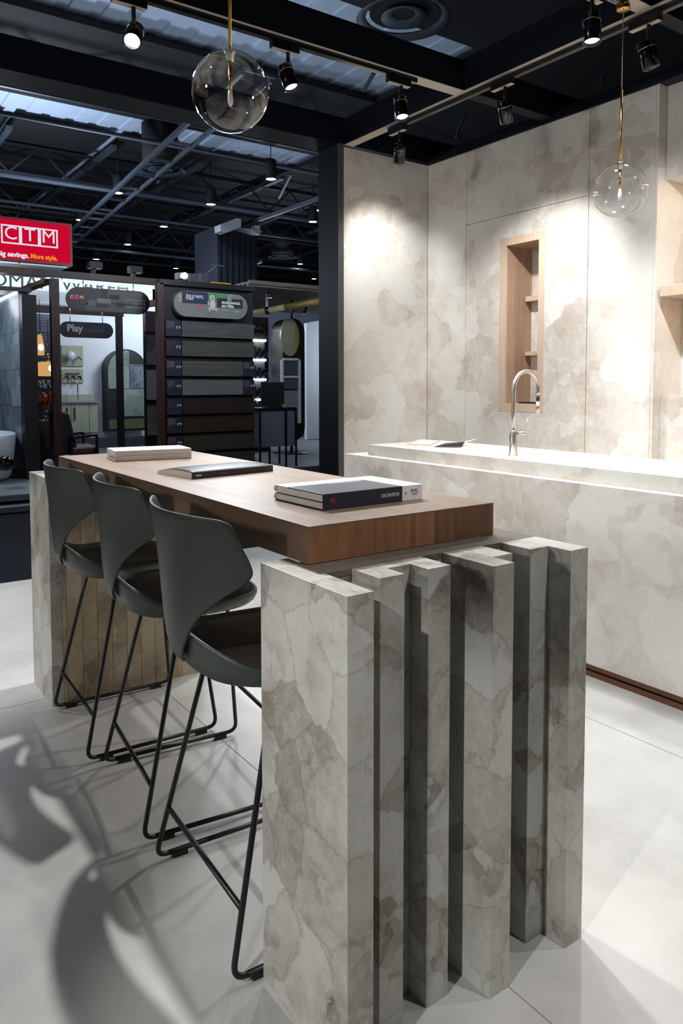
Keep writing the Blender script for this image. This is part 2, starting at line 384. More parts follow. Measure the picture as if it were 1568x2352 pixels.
# overhead beams
def beam(name, boxes, label_kind='structure'):
    m = MB()
    for b_ in boxes: m.box(*b_)
    o = m.build(name, navy); o['kind'] = 'structure'; return o
BZ = 3.04
beam('trim_2', [(-6, 3.96, 3.57, 3.82, BZ, BZ+.19)])
MB().box(-6, 2.51, 3.57, 3.8, BZ-.004, BZ-.0005).build('underside', navy_dark, bpy.data.objects['trim_2'])
b2 = beam('trim_3', [(-6, 2.571, 2.33, 2.42, BZ, BZ+.175), (2.655, 3.96, 2.33, 2.42, BZ, BZ+.175)])
MB().box(-6, 2.57, 2.331, 2.419, BZ-.004, BZ-.0005).build('bounce_painted_underside', bounce_paint, b2)
b3 = beam('trim_4', [(2.572, 2.654, -5, 3.569, BZ, BZ+.19)])
MB().box(2.573, 2.653, -5, 3.568, BZ-.004, BZ-.0005).build('bounce_painted_underside', bounce_paint, b3)
b4 = beam('trim_5', [(-6, 2.571, 1.10, 1.18, BZ, BZ+.175), (2.655, 3.96, 1.10, 1.18, BZ, BZ+.175)])
MB().box(-6, 2.57, 1.101, 1.179, BZ-.004, BZ-.0005).build('bounce_painted_underside', bounce_paint, b4)
beam('trim_6', [(-6, 2.571, -.94, -.86, BZ, BZ+.175)])

# tracks under the beams
def track(x0, x1, y0, y1, label):
    t = empty('lighting_track', ((x0+x1)/2, (y0+y1)/2, BZ-.03), label, 'track light rail')
    MB().box(x0, x1, y0, y1, BZ-.03, BZ-.0045).build('rail', black, t)
    if x1-x0 > y1-y0:
        for yy in (y0+.012, y0+.024): MB().box(x0, x1, yy-.0022, yy+.0022, BZ-.032, BZ-.0302).build('conductor', silver, t)
    else:
        for xx in (x0+.012, x0+.024): MB().box(xx-.0022, xx+.0022, y0, y1, BZ-.032, BZ-.0302).build('conductor', silver, t)
    return t
track(-5, 2.21, 2.345, 2.381, 'long black lighting track across the room under the beam behind the large globe')
track(2.60, 2.636, -4.5, 3.10, 'black lighting track running towards the wall corner under the right-hand beam')
track(-3, 2.42, 1.12, 1.156, 'black lighting track under the beam the glass globes hang from')

# ------------------------------------------------------------------ spotlights
def spotlight(pos, tgt, watts, cone, blend, label, lit=True, out=False, size=.035):
    pos, tgt = Vector(pos), Vector(tgt); d = (tgt-pos).normalized()
    t = empty('track_spotlight', (pos.x, pos.y, BZ-.03), label, 'spotlight')
    ad = MB()
    along_x = abs(pos.x-2.60) > .05
    if along_x: ad.box(pos.x-.10, pos.x+.06, pos.y-.017, pos.y+.017, BZ-.068, BZ-.0325)
    else: ad.box(pos.x-.017, pos.x+.017, pos.y-.06, pos.y+.10, BZ-.068, BZ-.0325)
    ad.build('adapter', black, t)
    pl = MB()
    if along_x: pl.box(pos.x-.098, pos.x+.058, pos.y-.016, pos.y+.016, BZ-.0695, BZ-.0682)
    else: pl.box(pos.x-.016, pos.x+.016, pos.y-.058, pos.y+.098, BZ-.0695, BZ-.0682)
    pl.build('bounce_painted_underside', bounce_paint, t)
    MB().tube([(pos.x, pos.y, BZ-.07), (pos.x, pos.y, pos.z+.045)], .010, 10).build('stem', black, t)
    r = .040; up = -d
    MB().lathe([(0, .062), (r-.003, .062), (r, .059), (r, -.062), (r-.003, -.064), (r-.006, -.060), (r-.008, -.045), (0, -.045)], pos, 32, up).build('lamp_body', black_gloss, t)
    MB().lathe([(r-.001, .0335), (r+.0006, .0335), (r+.0006, .0300), (r-.001, .0300)], pos, 32, up).build('ring', silver, t)
    MB().lathe([(0, 0), (r-.0075, 0), (r-.0075, .001), (0, .001)], pos+d*.048, 24, up).build('lamp_face', lamp_face, t)
    L = bpy.data.lights.new('lamp', 'SPOT'); L.energy = watts; L.spot_size = math.radians(cone); L.spot_blend = blend; L.shadow_soft_size = size; L.color = (1, .99, .982)
    o = bpy.data.objects.new('lamp', L); COL.objects.link(o); o.parent = t
    o.location = pos+d*.068-t.location; o.rotation_euler = d.to_track_quat('-Z', 'Y').to_euler()
    return t
for k, p, tg, wt, cn, bl, lab in SPOTS: spotlight(p, tg, wt, cn, bl, lab)
for i, (p, tg, wt, cn) in enumerate(FILL_SPOTS):
    spotlight(p, tg, wt, cn, .6, 'added black fill spotlight above and outside the picture, number %s along' % ('one', 'two', 'three', 'four', 'five', 'six', 'seven', 'eight', 'nine')[i], out=True)

# ------------------------------------------------------------------ glass globe pendants
def pendant(x, y, z, r, rod_from, label, cap_z=BZ-.035):
    t = empty('globe_pendant', (x, y, z-r), label, 'pendant lamp')
    prof = []
    for i in range(0, 33):
        a = -PI/2+(PI-.11)*i/32
        prof.append((r*math.cos(a), r*math.sin(a)))
    prof[0] = (0, -r)
    MB().lathe(prof, (x, y, z), 64).build('glass_globe', glass, t)
    MB().tube([(x, y, z+r-.002+.0), (x, y, rod_from)], .0055, 12).build('rod', brass, t)
    MB().tube([(x, y, z+.005), (x, y, z+r-.028)], .0055, 12).build('inner_rod', brass, t)
    MB().lathe([(0, .004), (.018, .004), (.018, 0), (.012, -.004), (.012, -.026), (0, -.026)], (x, y, z+r-.002), 24).build('collar', silver, t)
    MB().lathe([(0, .004), (.0062, .004), (.0066, -.008), (.0085, -.016), (.0085, -.03), (.006, -.04), (.002, -.046), (0, -.047)], (x, y, z), 20).build('bulb', bulb_m, t)
    if cap_z > rod_from+.01:
        MB().tube([(x, y, rod_from), (x, y, cap_z-.02)], .0022, 8).build('cord', cord_m, t)
    MB().lathe([(0, .012), (.03, .012), (.03, -.012), (.026, -.014), (0, -.014)], (x, y, cap_z-.001), 32).build('ceiling_cap', brass, t)
    return t
p1 = at(529, 211, 'y', 1.14); pendant(p1.x, p1.y, p1.z, .122, 2.98, 'large clear glass globe pendant on a brass rod above the wooden table')
p2 = at(1423, 437, 'y', 1.14); rt_ = at(1422, 205, 'y', 1.14)
pendant(p2.x, p2.y, p2.z, .124, rt_.z, 'smaller-looking clear glass globe pendant on a thin cord and brass rod over the island')

# ------------------------------------------------------------------ stone pedestals
HP = .90; M_ = .0603
def pedestal(name_label, y_front, sgn, y_spine, y_back, tips, mat_rib, back_planks, border):
    t = empty('stone_pedestal', (.33, (y_spine+y_back)/2, 0), name_label, 'table base', 'stone table pedestals')
    W = M_*11
    y0, y1 = sorted((y_spine, y_back))
    if back_planks:
        bk = y0 if sgn > 0 else y1      # plank face towards the stools
        MB().box(.0435, W-.02, y0+.02, y1-.001, 0, HP-.001).build('core', mat_rib, t)
        MB().box(0, .043, y0+.0005, y1, 0, HP).build('side_panel', stone_grey, t)
        for i in range(11):
            a = max(i*M_, .0435)+.0007; b_ = (i+1)*M_-.0007
            MB().box(a, b_, y0, y0+.0195, 0, HP).build('stone_plank', mat_rib, t, bevel=.0006)
        MB().box(.0435, W, y0+.02, y1, HP-.0008, HP).build('top_slab', stone_grey, t)
    else:
        MB().prism([(0, y_front), (.058, y_front), (.058, y_spine-.0002), (.0437, y_spine-.0002), (.0437, y1), (0, y1)], 'z', 0, HP).build('side_fin', mat_rib, t, bevel=.0009)
        MB().box(.044, W, y0+.0005, y1, 0, HP-.012).build('spine', mat_rib, t)
        for (a, b_, c_, d_) in border:
            MB().box(a, b_, c_, d_, HP-.0118, HP).build('top_tile', stone_border, t)
    for i, tp in enumerate(tips):
        a = i*M_+.0002; b_ = (i+1)*M_-.0002
        if i == 0 and not back_planks: b_ = .058
        yy = y_front+sgn*tp
        if abs(yy-y_spine) < .004 or (i == 0 and not back_planks): continue
        q = sorted((yy, y_spine-sgn*.0002))
        MB().box(a, b_, q[0], q[1], 0, HP).build('stone_fin', stone_grey, t, bevel=.0009)
    return t
tips = [0, .151, .062, .115, .062, .151, .004, .062, .148, .065, .005]
border = [(.0440, .6633, .151, .184), (.0440, .2, .1843, .225), (.0440, .066, .2253, .2995), (.2003, .36, .1843, .225), (.3603, .52, .1843, .225), (.5203, .6633, .1843, .225), (.5985, .6633, .2253, .2995)]
pedestal('near stone pedestal with stepped vertical fins, carrying the front end of the table', 0, 1, .1515, .300, tips, stone_grey, False, border)
pedestal('far stone pedestal of narrow upright planks, carrying the far end of the table', 2.2628, -1, 2.12, 1.9625, tips, stone_plank, True, None)

# ------------------------------------------------------------------ table
tb = empty('bar_table', (.33, 1.14, HP), 'thick pale oak bar table slab resting on two stone pedestals', 'table')
TZ = .9775; TX0, TX1, TY0, TY1 = .067, .597, .2247, 2.055
MB().box(TX0+.002, TX1-.002, TY0+.0205, TY1-.002, HP+.0015, TZ-.0022).build('core', oak_side, tb)
xsb = [TX0, .155, .255, .4445, TX1]
for i in range(3):
    MB().box([TX0, .238, .408][i]+.0, [.238, .408, TX1][i]-.0003, TY0, TY0+.02, HP+.0015, TZ-.0001).build('end_board', [oak_end, oak_end, oak_dark][i], tb)
MB().box(TX0-.0003, TX0+.0018, TY0+.0003, TY1, HP+.0015, TZ-.0001).build('side_board', oak_side, tb)
MB().box(TX1-.0018, TX1+.0003, TY0+.0203, TY1, HP+.0015, TZ-.0001).build('side_board', oak_side, tb)
for i in range(4):
    a = TX0+i*(TX1-TX0)/4; b_ = a+(TX1-TX0)/4
    MB().box(a, b_-.0002, TY0-.0005, TY1, TZ-.002, TZ).build('top_board', oak_top, tb)

# ------------------------------------------------------------------ bar stools
def lerp_tab(tab, z):
    for (a, va), (b_, vb) in zip(tab, tab[1:]):
        if z <= b_: return va+(vb-va)*max(0, (z-a)/(b_-a))
    return tab[-1][1]
HW = [(.62, .015), (.64, .028), (.66, .04), (.69, .062), (.735, .094), (.77, .128), (.81, .178), (.84, .218), (.865, .240), (.90, .243), (.95, .238), (.985, .236)]
XC = [(.60, .012), (.62, -.006), (.64, -.02), (.67, -.028), (.73, -.035), (.80, -.040), (.90, -.048), (.985, -.056)]
KK = [(.6, 2.0), (.73, 2.1), (.80, 1.95), (.86, 1.9), (.92, 1.5), (.985, 1.15)]
def stool():
    root = empty('bar_stool', (0, 0, 0), '', 'bar stool', 'bar stools along the table')
    # backrest: rows from waist to top, curved forward at the sides
    nz, ny = 26, 21; V_ = []; F_ = []
    zs = [.628+(.985-.628)*i/(nz-1) for i in range(nz)]
    for i, z in enumerate(zs):
        hw = lerp_tab(HW, z)
        for j in range(ny):
            s = -1+2*j/(ny-1); y = s*hw
            zz = z
            if z > .93:  # rounded top corners
                e = max(0, (abs(s)-.93)/.07); zz = z-(z-.93)/.055*.008*e*e
            x = lerp_tab(XC, zz)+lerp_tab(KK, zz)*y*y
            # lower flanks of the back swell forward into the seat rim
            V_.append((x, y, zz))
    for i in range(nz-1):
        for j in range(ny-1):
            F_.append((i*ny+j, i*ny+j+1, (i+1)*ny+j+1, (i+1)*ny+j))
    m = LMB(); m.add(V_, F_, True); o = m.build('backrest', shell_m, root, solid=.009, sub=1, fixn=False)
    bv = o.modifiers.new('bv', 'BEVEL'); bv.width = .003; bv.segments = 2; bv.limit_method = 'ANGLE'
    # seat bowl
    def ring(fr, z, th, fz=0):
        n = 2.5; c, s = math.cos(th), math.sin(th)
        x = .200+.216*fr*math.copysign(abs(c)**(2/n), c); y = .226*fr*math.copysign(abs(s)**(2/n), s)
        return (x, y, z)
    n = 56; rows = [(.02, .590), (.35, .589), (.62, .590), (.80, .594), (.90, .601), (.965, .613), (1.0, .630), (1.0, .640), (.988, .645), (.965, .643), (.93, .636), (.88, .631), (.6, .629), (.02, .629)]
    V_ = []; F_ = []
    for fr, z in rows:
        for k in range(n):
            th = 2*PI*k/n; zz = z
            c = math.cos(th)
            if c > .3 and z > .60: zz = z-.012*((c-.3)/.7)**2   # front lip lower
            if c < -.30 and fr > .89: zz = z+.062*((-c-.30)/.70)**1.6*min(1, max(0, (z-.596)/.03))   # the rim rises into the back
            V_.append(ring(fr, zz, th))
    for i in range(len(rows)-1):
        for k in range(n): F_.append((i*n+k, i*n+(k+1) % n, (i+1)*n+(k+1) % n, (i+1)*n+k))
    F_.append(tuple(reversed(range(n)))); F_.append(tuple((len(rows)-1)*n+k for k in range(n)))
    LMB().add(V_, F_, True).build('seat_shell', shell_m, root)
    V_ = []; F_ = []
    prow = [(.87, .629), (.88, .636), (.865, .641), (.6, .6425), (.02, .643)]
    for fr, z in prow:
        for k in range(n):
            x, y, zz = ring(fr, z, 2*PI*k/n); V_.append((x+.008, y, zz-.008*max(0, (x-.25)/.17)))
    for i in range(len(prow)-1):
        for k in range(n): F_.append((i*n+k, i*n+(k+1) % n, (i+1)*n+(k+1) % n, (i+1)*n+k))
    F_.append(tuple((len(prow)-1)*n+k for k in range(n)))
    LMB().add(V_, F_, True).build('seat_pad', pad_m, root)
    # sled frames
    R = .0068
    for sd in (-1, 1):
        yb, yt = .243*sd, .175*sd
        def leg(xb, xt, zt, dirx, fr_=.03):
            pts = []
            zb = .016
            # from top to the bend
            a = Vector((xt, yt, zt)); b_ = Vector((xb, yb, zb))
            d = (a-b_).normalized(); return a, b_, d
        a1, b1, d1 = leg(0.0, .134, .588, 1); a2, b2_, d2 = leg(.467, .405, .588, -1)
        def bend(a, b_, d, hx):
            s_ = b_+d*.035; e_ = b_+Vector((hx*.035, 0, 0)); out = []
            for k in range(7):
                t = k/6; out.append(s_*(1-t)**2+b_*2*t*(1-t)+e_*t*t)
            return out
        pr = bend(a1, b1, d1, 1); pf = bend(a2, b2_, d2, -1)
        LMB().tube([a1]+[a1*(1-t)+pr[0]*t for t in (.3, .7)]+pr, R).build('rear_leg', rod_black, root)
        LMB().tube([a2]+[a2*(1-t)+pf[0]*t for t in (.3, .7)]+pf, R).build('front_leg', rod_black, root)
        LMB().tube([pr[-1]-Vector((.001, 0, 0)), pf[-1]+Vector((.001, 0, 0))], R).build('floor_rail', rod_black, root)
        for xx in (.045, .385):
            LMB().box(xx, xx+.042, yb-.0072, yb+.0072, 0, .013).build('glide', black, root)
        LMB().tube([a1+Vector((-.005, 0, -.004)), a2+Vector((.005, 0, -.004))], R*.9).build('seat_support', rod_black, root)
    def cross(z, front):
        t = (z-.016)/(.606-.016)
        x = (0+.138*t) if not front else (.467-.062*t)
        y = .243-.068*t
        LMB().tube([(x, -y, z), (x, y, z)], R).build('front_footrest' if front else 'rear_crossbar', rod_black, root)
    cross(.150, False); cross(.215, True)
    return root
st = stool()
for i, (x, y, rz, lab) in enumerate([(-.0445, .574, -2.9, 'dark green-grey bar stool nearest the camera, partly hidden behind the near stone pedestal'),
                                     (-.0075, 1.150, -5.8, 'dark green-grey bar stool in the middle of the three'),
                                     (-.0155, 1.683, -2.4, 'dark green-grey bar stool farthest away, in front of the plank pedestal')]):
    o = st if i == 0 else copy_tree(st)
    o.location = (x, y, 0); o.rotation_euler.z = math.radians(rz); o['label'] = lab

# ------------------------------------------------------------------ kitchen island
isl = empty('kitchen_island', (2.3, .6, 0), 'long pale beige stone kitchen island with a raised worktop and sink', 'kitchen island')
IY0 = -1.6
MB().box(1.97, 2.62, IY0, 2.738, .058, .833).build('stone_body', stone_wall, isl, bevel=.001)
WT = .897; SX0, SX1, SY0, SY1 = 2.245, 2.507, 1.38, 1.79; BX0, BX1, BY1 = 2.032, 2.617, 2.58
m = MB(); m.box(BX0, SX0, IY0, BY1, .8335, WT); m.box(SX1, BX1, IY0, BY1, .8335, WT); m.box(SX0, SX1, IY0, SY0, .8335, WT); m.box(SX0, SX1, SY1, BY1, .8335, WT)
m.build('worktop', stone_wall, isl)
sb = MB(); t_ = .012; zb = .8335
sb.box(SX0, SX0+.003, SY0, SY1, zb, WT-.004); sb.box(SX1-.003, SX1, SY0, SY1, zb, WT-.004); sb.box(SX0, SX1, SY0, SY0+.003, zb, WT-.004); sb.box(SX0, SX1, SY1-.003, SY1, zb, WT-.004); sb.box(SX0, SX1, SY0, SY1, zb, zb+.002)
sb.build('sink_basin', stone_wall, isl)
MB().box(1.988, 2.60, IY0+.03, 2.70, .030, .0578).build('plinth_upper', plinth_m, isl)
MB().box(1.996, 2.60, IY0+.03, 2.70, .024, .030).build('plinth_groove', black, isl)
MB().box(1.984, 2.60, IY0+.03, 2.70, 0, .024).build('plinth', plinth_m, isl)

# faucet
fx, fy = 2.195, 1.58
fc = empty('kitchen_faucet', (fx, fy, WT), 'tall arched brushed nickel faucet with pull-out spray beside the island sink', 'faucet')
MB().lathe([(0, 0), (.026, 0), (.026, .004), (.0205, .006), (.0205, .10), (.0195, .112), (.0145, .125), (.0138, .13), (0, .13)], (fx, fy, WT), 32).build('base', steel, fc)
R_ = .094; zc = 1.338-.0105-R_
pts = [(fx, fy, WT+.128), (fx, fy, 1.12), (fx, fy, zc-.03)]
for k in range(25):
    a = PI-(PI+.10)*k/24; pts.append((fx+R_+R_*math.cos(a), fy, zc+R_*math.sin(a)))
e_ = Vector(pts[-1]); pts.append(e_+Vector((-.002, 0, -.022)))
MB().tube(pts, .0108, 16).build('spout_pipe', steel, fc)
e_ = Vector(pts[-1])
MB().tube([e_, e_+Vector((0, 0, -.032))], .0095, 16).build('hose_joint', black, fc)
MB().tube([e_+Vector((0, 0, -.032)), e_+Vector((0, 0, -.096))], .0112, 16).build('spray_head', steel, fc)
MB().tube([(fx, fy-.012, WT+.117), (fx+.02, fy-.062, WT+.117)], .0095, 16).build('lever_stem', steel, fc)
MB().tube([(fx+.018, fy-.056, WT+.123), (fx+.03, fy-.066, WT+.19)], .0018, 8).build('lever', steel, fc)

# open black booklet and pale brochure on the island
bk = empty('open_booklet', (2.42, 2.2, WT), 'open black booklet with pages raised on the island worktop', 'booklet')
def quad_plate(m, P, t):
    P = [Vector(p) for p in P]; m.add([*P, *[p+Vector((0, 0, t)) for p in P]], [(0, 3, 2, 1), (4, 5, 6, 7), (0, 1, 5, 4), (1, 2, 6, 5), (2, 3, 7, 6), (3, 0, 4, 7)]); return m
a = at(997, 1029, 'z', WT); b_ = at(1093, 1028, 'z', WT); c_ = at(1098, 1022, 'z', WT); d_ = at(1012, 1018, 'z', WT)
quad_plate(MB(), [a, b_, c_, d_], .006).build('pages', paper, bk)
up1 = (d_+c_)/2
quad_plate(MB(), [a+Vector((0, 0, .0065)), at(1060, 1026, 'z', WT+.0065), at(1068, 1015, 'z', WT+.03), at(1022, 1018, 'z', WT+.012)], .0015).build('black_cover', cover_black, bk)
quad_plate(MB(), [at(1055, 1017, 'z', WT+.022), at(1064, 1018, 'z', WT+.024), at(1096, 1008, 'z', WT+.038), at(1090, 1009, 'z', WT+.036)], .001).build('raised_page', paper, bk)
br = MB(); quad_plate(br, [at(934, 1021, 'z', WT), at(985, 1024, 'z', WT), at(1010, 1014, 'z', WT), at(965, 1011, 'z', WT)], .006)
tag(br.build('brochure', pink_paper), 'pale pink brochure lying flat at the left end of the island worktop', 'brochure')

# ------------------------------------------------------------------ niche and alcove fittings
nf = empty('wall_niche', (WX, 2.58, NZ0), 'tall light oak framed recess with small shelves in the stone wall behind the faucet', 'wall niche')
iy0, iy1, iz0, iz1 = 2.437, 2.733, 1.122, 2.254
def frame_piece(poly):
    MB().prism(poly, 'x', WX-.002, WX+.014).build('frame_piece', birch, nf)
frame_piece([(NY0, NZ0), (NY1, NZ0), (iy1, iz0), (iy0, iz0)]); frame_piece([(NY0, NZ1), (NY1, NZ1), (iy1, iz1), (iy0, iz1)])
frame_piece([(NY0, NZ0), (iy0, iz0), (iy0, iz1), (NY0, NZ1)]); frame_piece([(NY1, NZ0), (iy1, iz0), (iy1, iz1), (NY1, NZ1)])
ND = 3.68
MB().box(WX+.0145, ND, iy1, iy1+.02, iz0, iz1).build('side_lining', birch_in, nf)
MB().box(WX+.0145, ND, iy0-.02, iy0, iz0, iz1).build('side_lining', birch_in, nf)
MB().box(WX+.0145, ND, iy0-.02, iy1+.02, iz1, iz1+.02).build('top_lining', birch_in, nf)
MB().box(WX+.0145, ND, iy0-.02, iy1+.02, iz0-.02, iz0).build('bottom_lining', birch, nf)
MB().box(ND, ND+.02, iy0-.02, iy1+.02, iz0-.02, iz1+.02).build('stone_back', stone_wall, nf)
for (ya, yb) in ((682, 693), (808, 817)):
    za = at(1207, ya, 'x', 3.61).z; zb_ = at(1207, yb, 'x', 3.61).z
    MB().box(3.60, ND-.0005, iy0+.0005, iy1-.012, zb_, za).build('shelf', birch, nf)
o = MB().box(3.47, 3.58, 2.50, 2.66, iz0+.0005, iz0+.012).build('booklet', cover_black); tag(o, 'small black booklet lying on the bottom of the wall niche', 'booklet')
s1 = at(1516, 657, 'y', 1.54); s2_ = at(1516, 682, 'y', 1.54)
sh = empty('alcove_shelf', (3.5, .5, s2_.z), 'thick oak shelf with warm strip light beneath, in the glowing alcove at the right edge', 'shelf')
MB().box(s1.x, AB-.001, -2.1, 1.545, s2_.z, s1.z).build('board', birch, sh, bevel=.004)
MB().box(s1.x+.09, s1.x+.1, -2.0, 1.44, s2_.z-.004, s2_.z-.0002).build('light_strip', warm_led, sh)
al = empty('strip_light', (3.56, .5, AZ1-.006), 'warm LED strip along the top of the alcove at the right edge', 'strip light')
MB().box(3.555, 3.567, -2.0, 1.44, AZ1-.006, AZ1-.0005).build('diffuser', warm_led, al)

# ------------------------------------------------------------------ sample books on the table
def place(root, x, y, rz): root.location = (x, y, TZ); root.rotation_euler.z = math.radians(rz)
# near one: navy and white three-fold binder
b = empty('sample_book', (0, 0, 0), 'thick navy and white ceramic sample binder nearest the camera on the table', 'book')
L_, D_, T_ = .300, .205, .0375; sp = .234
def lb(x0, x1, y0, y1, z0, z1, name, mat, bevel=0): return LMB().box(x0, x1, y0, y1, z0, z1).build(name, mat, b, bevel)
lb(0, sp, 0, .0035, .0, T_, 'navy_spine', cover_navy, .001); lb(sp+.0003, L_, 0, .0035, 0, T_, 'white_spine', cover_white, .001)
lb(0, sp, .0036, .150, T_-.0028, T_, 'navy_top_cover', cover_navy, .0006); 
m = LMB(); m.box(sp+.0003, L_, .0036, .150, T_-.0028, T_); m.box(0, L_, .1502, D_, T_-.0028, T_); m.build('white_top_cover', cover_white, b, .0006)
m = LMB(); m.box(0, L_, .0036, D_, 0, .0025); m.build('bottom_cover', cover_navy, b)
lb(0, L_, .004, D_-.002, .0170, .0192, 'middle_cover', cover_navy)
lb(.002, L_-.004, .006, D_-.006, .0195, T_-.003, 'upper_pages', paper); lb(.002, L_-.004, .006, D_-.006, .0028, .0168, 'lower_pages', paper)
m = LMB()
for z0, z1 in ((.0, .0185), (.0192, T_)):
    mm = (z0+z1)/2
    m.tube([(0, D_-.001, z0+.004), (0, D_+.003, mm), (0, D_-.001, z1-.004)], .002, 6); m.tube([(0.001, D_+.002, mm), (L_-.001, D_+.002, mm)], .0078, 10)
m.build('fold', cover_white, b)
def btext(s, size, x, z, mat, name='lettering', width=0):
    t = text(name, s, size, (0, 0, 0), mat, None, 'y', .0002, width=width); t.parent = b; t.location = (x, -.0004, z); return t
btext('DUALTRAVERTINE', .0125, sp-.066, .0125, txt_white, width=.056); btext('EMIL', .0125, .262, .0165, txt_grey, width=.0245); btext('CERAMICA', .0042, .2655, .0125, txt_grey, width=.018)
o = LMB().lathe([(.0062, 0), (.0074, 0), (.0074, .0004), (.0062, .0004)], (.026, -.0004, .019), 24, (0, -1, 0)).build('red_ring', txt_red, b)
LMB().box(.0225, .0295, -.0007, -.0003, .0165, .0215).build('red_emblem', txt_red, b)
LMB().lathe([(0, 0), (.0012, 0), (.0012, .0004), (0, .0004)], (.2450, -.0004, .019), 12, (0, -1, 0)).build('dot', txt_grey, b)
LMB().lathe([(.0030, 0), (.0033, 0), (.0033, .0004), (.0030, .0004)], (.2450, -.0004, .019), 20, (0, -1, 0)).build('dot_ring', txt_grey, b)
t = text('top_lettering', 'DUALTRAVERTINE', .012, (0, 0, 0), txt_white, None, 'z', .0002); t.parent = b; t.location = (.112, .130, T_+.0002)
place(b, .1965, .362, .8)
# middle one: black soft catalogue
b = empty('catalogue', (0, 0, 0), 'thin black soft-cover catalogue in the middle of the table', 'book')
V_ = []; F_ = []; nx, ny = 12, 8
for sgn_, z0 in ((0, 0), (1, .019)):
    for i in range(nx+1):
        for j in range(ny+1):
            x = .31*i/nx; y = .20*j/ny
            z = z0
            if sgn_: z += .007*math.sin(PI*j/ny)*(1-i/nx*.4)-.004*(j/ny)-(.006*max(0, 1-i/2.5)*(j/ny))
            V_.append((x, y, z))
def gi(s_, i, j): return s_*(nx+1)*(ny+1)+i*(ny+1)+j
m = LMB(); top = []
for i in range(nx):
    for j in range(ny): top.append((gi(1, i, j), gi(1, i+1, j), gi(1, i+1, j+1), gi(1, i, j+1)))
bot = [(gi(0, 0, 0), gi(0, 0, ny), gi(0, nx, ny), gi(0, nx, 0))]
m2 = LMB(); m2.add(V_, top, True); m2.build('front_cover', cover_black, b, solid=.0012)
sides = []
for i in range(nx): sides += [(gi(0, i, ny), gi(0, i+1, ny), gi(1, i+1, ny), gi(1, i, ny))]
for j in range(ny): sides += [(gi(0, 0, j), gi(0, 0, j+1), gi(1, 0, j+1), gi(1, 0, j)), (gi(0, nx, j), gi(0, nx, j+1), gi(1, nx, j+1), gi(1, nx, j))]
m3 = LMB(); m3.add(V_, sides+bot); m3.build('pages', paper, b, fixn=False)
lb(0, .31, -.0015, .0005, 0, .0195, 'spine', cover_black)
for x0_, x1_, mt in ((.014, .034, txt_white), (.105, .109, txt_red), (.112, .116, txt_grey), (.119, .124, txt_red), (.289, .293, txt_red)):
    lb(x0_, x1_, -.0019, -.0016, .0080, .0115, 'spine_mark', mt)
m = LMB()
for k, (x_, y_, w_, d_) in enumerate(((.125, .100, .016, .003), (.148, .104, .004, .012), (.152, .112, .012, .003), (.172, .100, .003, .013), (.182, .106, .014, .003), (.205, .101, .003, .011), (.262, .158, .016, .004))):
    z_ = .019+.007*math.sin(PI*y_/.20)*(1-x_/.31*.4)-.004*(y_/.20)+.0008; m.box(x_, x_+w_, y_, y_+d_, z_, z_+.0006)
m.build('cover_marks', txt_white, b)
place(b, .192, 1.058, 8.2)
# far pair: white binders
for k, lab in ((0, 'white ring binder at the far end of the table, the lower of the pair'), (1, 'white ring binder at the far end of the table, lying on top of the other')):
    b = empty('white_binder', (0, 0, 0), lab, 'binder', 'white binders at the far end of the table')
    T2 = .0196; L2, D2 = .288, .165
    lb(0, L2, 0, .003, 0, T2, 'spine', cover_white, .0012); lb(0, L2, .0031, D2, T2-.003, T2, 'top_cover', cover_white, .001); lb(0, L2, .0031, D2, 0, .003, 'bottom_cover', cover_white, .001)
    lb(.003, L2-.003, .012, D2-.004, .0034, T2-.0045 if k else .0085, 'pages', paper)
    LMB().tube([(0, D2-.001, T2/2), (L2, D2-.001, T2/2)], T2/2-.0003, 10).build('fold', cover_white, b)
    if k: lb(.10, L2-.02, .06, D2-.03, T2, T2+.0004, 'grey_panel', plain('light grey print', rgb(196, 190, 184), .5))
    place(b, .174, 1.695, -8.8); b.location.z = TZ+k*(T2+.0006)

# ================================================================== THE HALL BEYOND THE BOOTH
def Rc(px0, py0, px1, py1, v):
    a = at(px0, (py0+py1)/2, 'y', v); b = at(px1, (py0+py1)/2, 'y', v); t = at((px0+px1)/2, py0, 'y', v); u = at((px0+px1)/2, py1, 'y', v)
    return a.x, b.x, u.z, t.z
def panel(name, mat, px0, py0, px1, py1, v, th, parent=None, bevel=0, **kw):
    x0, x1, z0, z1 = Rc(px0, py0, px1, py1, v)
    return tag(MB().box(x0, x1, v, v+th, z0, z1).build(name, mat, parent, bevel), **kw)
hall_deck = plain('blue grey roof deck', rgb(176, 190, 212), .7, var=.12, scale=3)
hall_black = plain('black acoustic panel', rgb(13, 14, 17), .8)
hall_steel = plain('dark grey roof steel', rgb(40, 44, 52), .5)
hall_pipe = plain('blue grey galvanised pipe', rgb(58, 64, 76), .55, metal=.1)
white_wall = plain('cool white plaster', rgb(200, 206, 214), .7, var=.02)
grey_wall = plain('slate grey plaster', rgb(110, 116, 130), .8, var=.03)
slate = marble('slate blue stone tile', [(.0, rgb(128, 138, 142)), (.5, rgb(88, 98, 106)), (.9, rgb(56, 64, 74))], 2.5, 9, .4, perobj=True, bump=0, vein=.2, veincol=rgb(160, 168, 170))
platform_m = plain('grey flamed stone', rgb(92, 98, 104), .7, var=.25, scale=14)
step_m = plain('grey blue step', rgb(84, 92, 106), .6)
brown_post = wood('brown stained post', rgb(74, 50, 40), rgb(44, 30, 26), (30, 30, 3), .5)
black_wood = plain('black stained wood', rgb(20, 21, 25), .5)
red_box = emit('red lightbox face', rgb(200, 8, 46), 1.0); white_box = emit('white lightbox letter', rgb(222, 222, 232), 1.0); orange_box = emit('orange lightbox letter', rgb(240, 140, 40), 1.0)
red_side = plain('red sign case', rgb(120, 6, 30), .5)
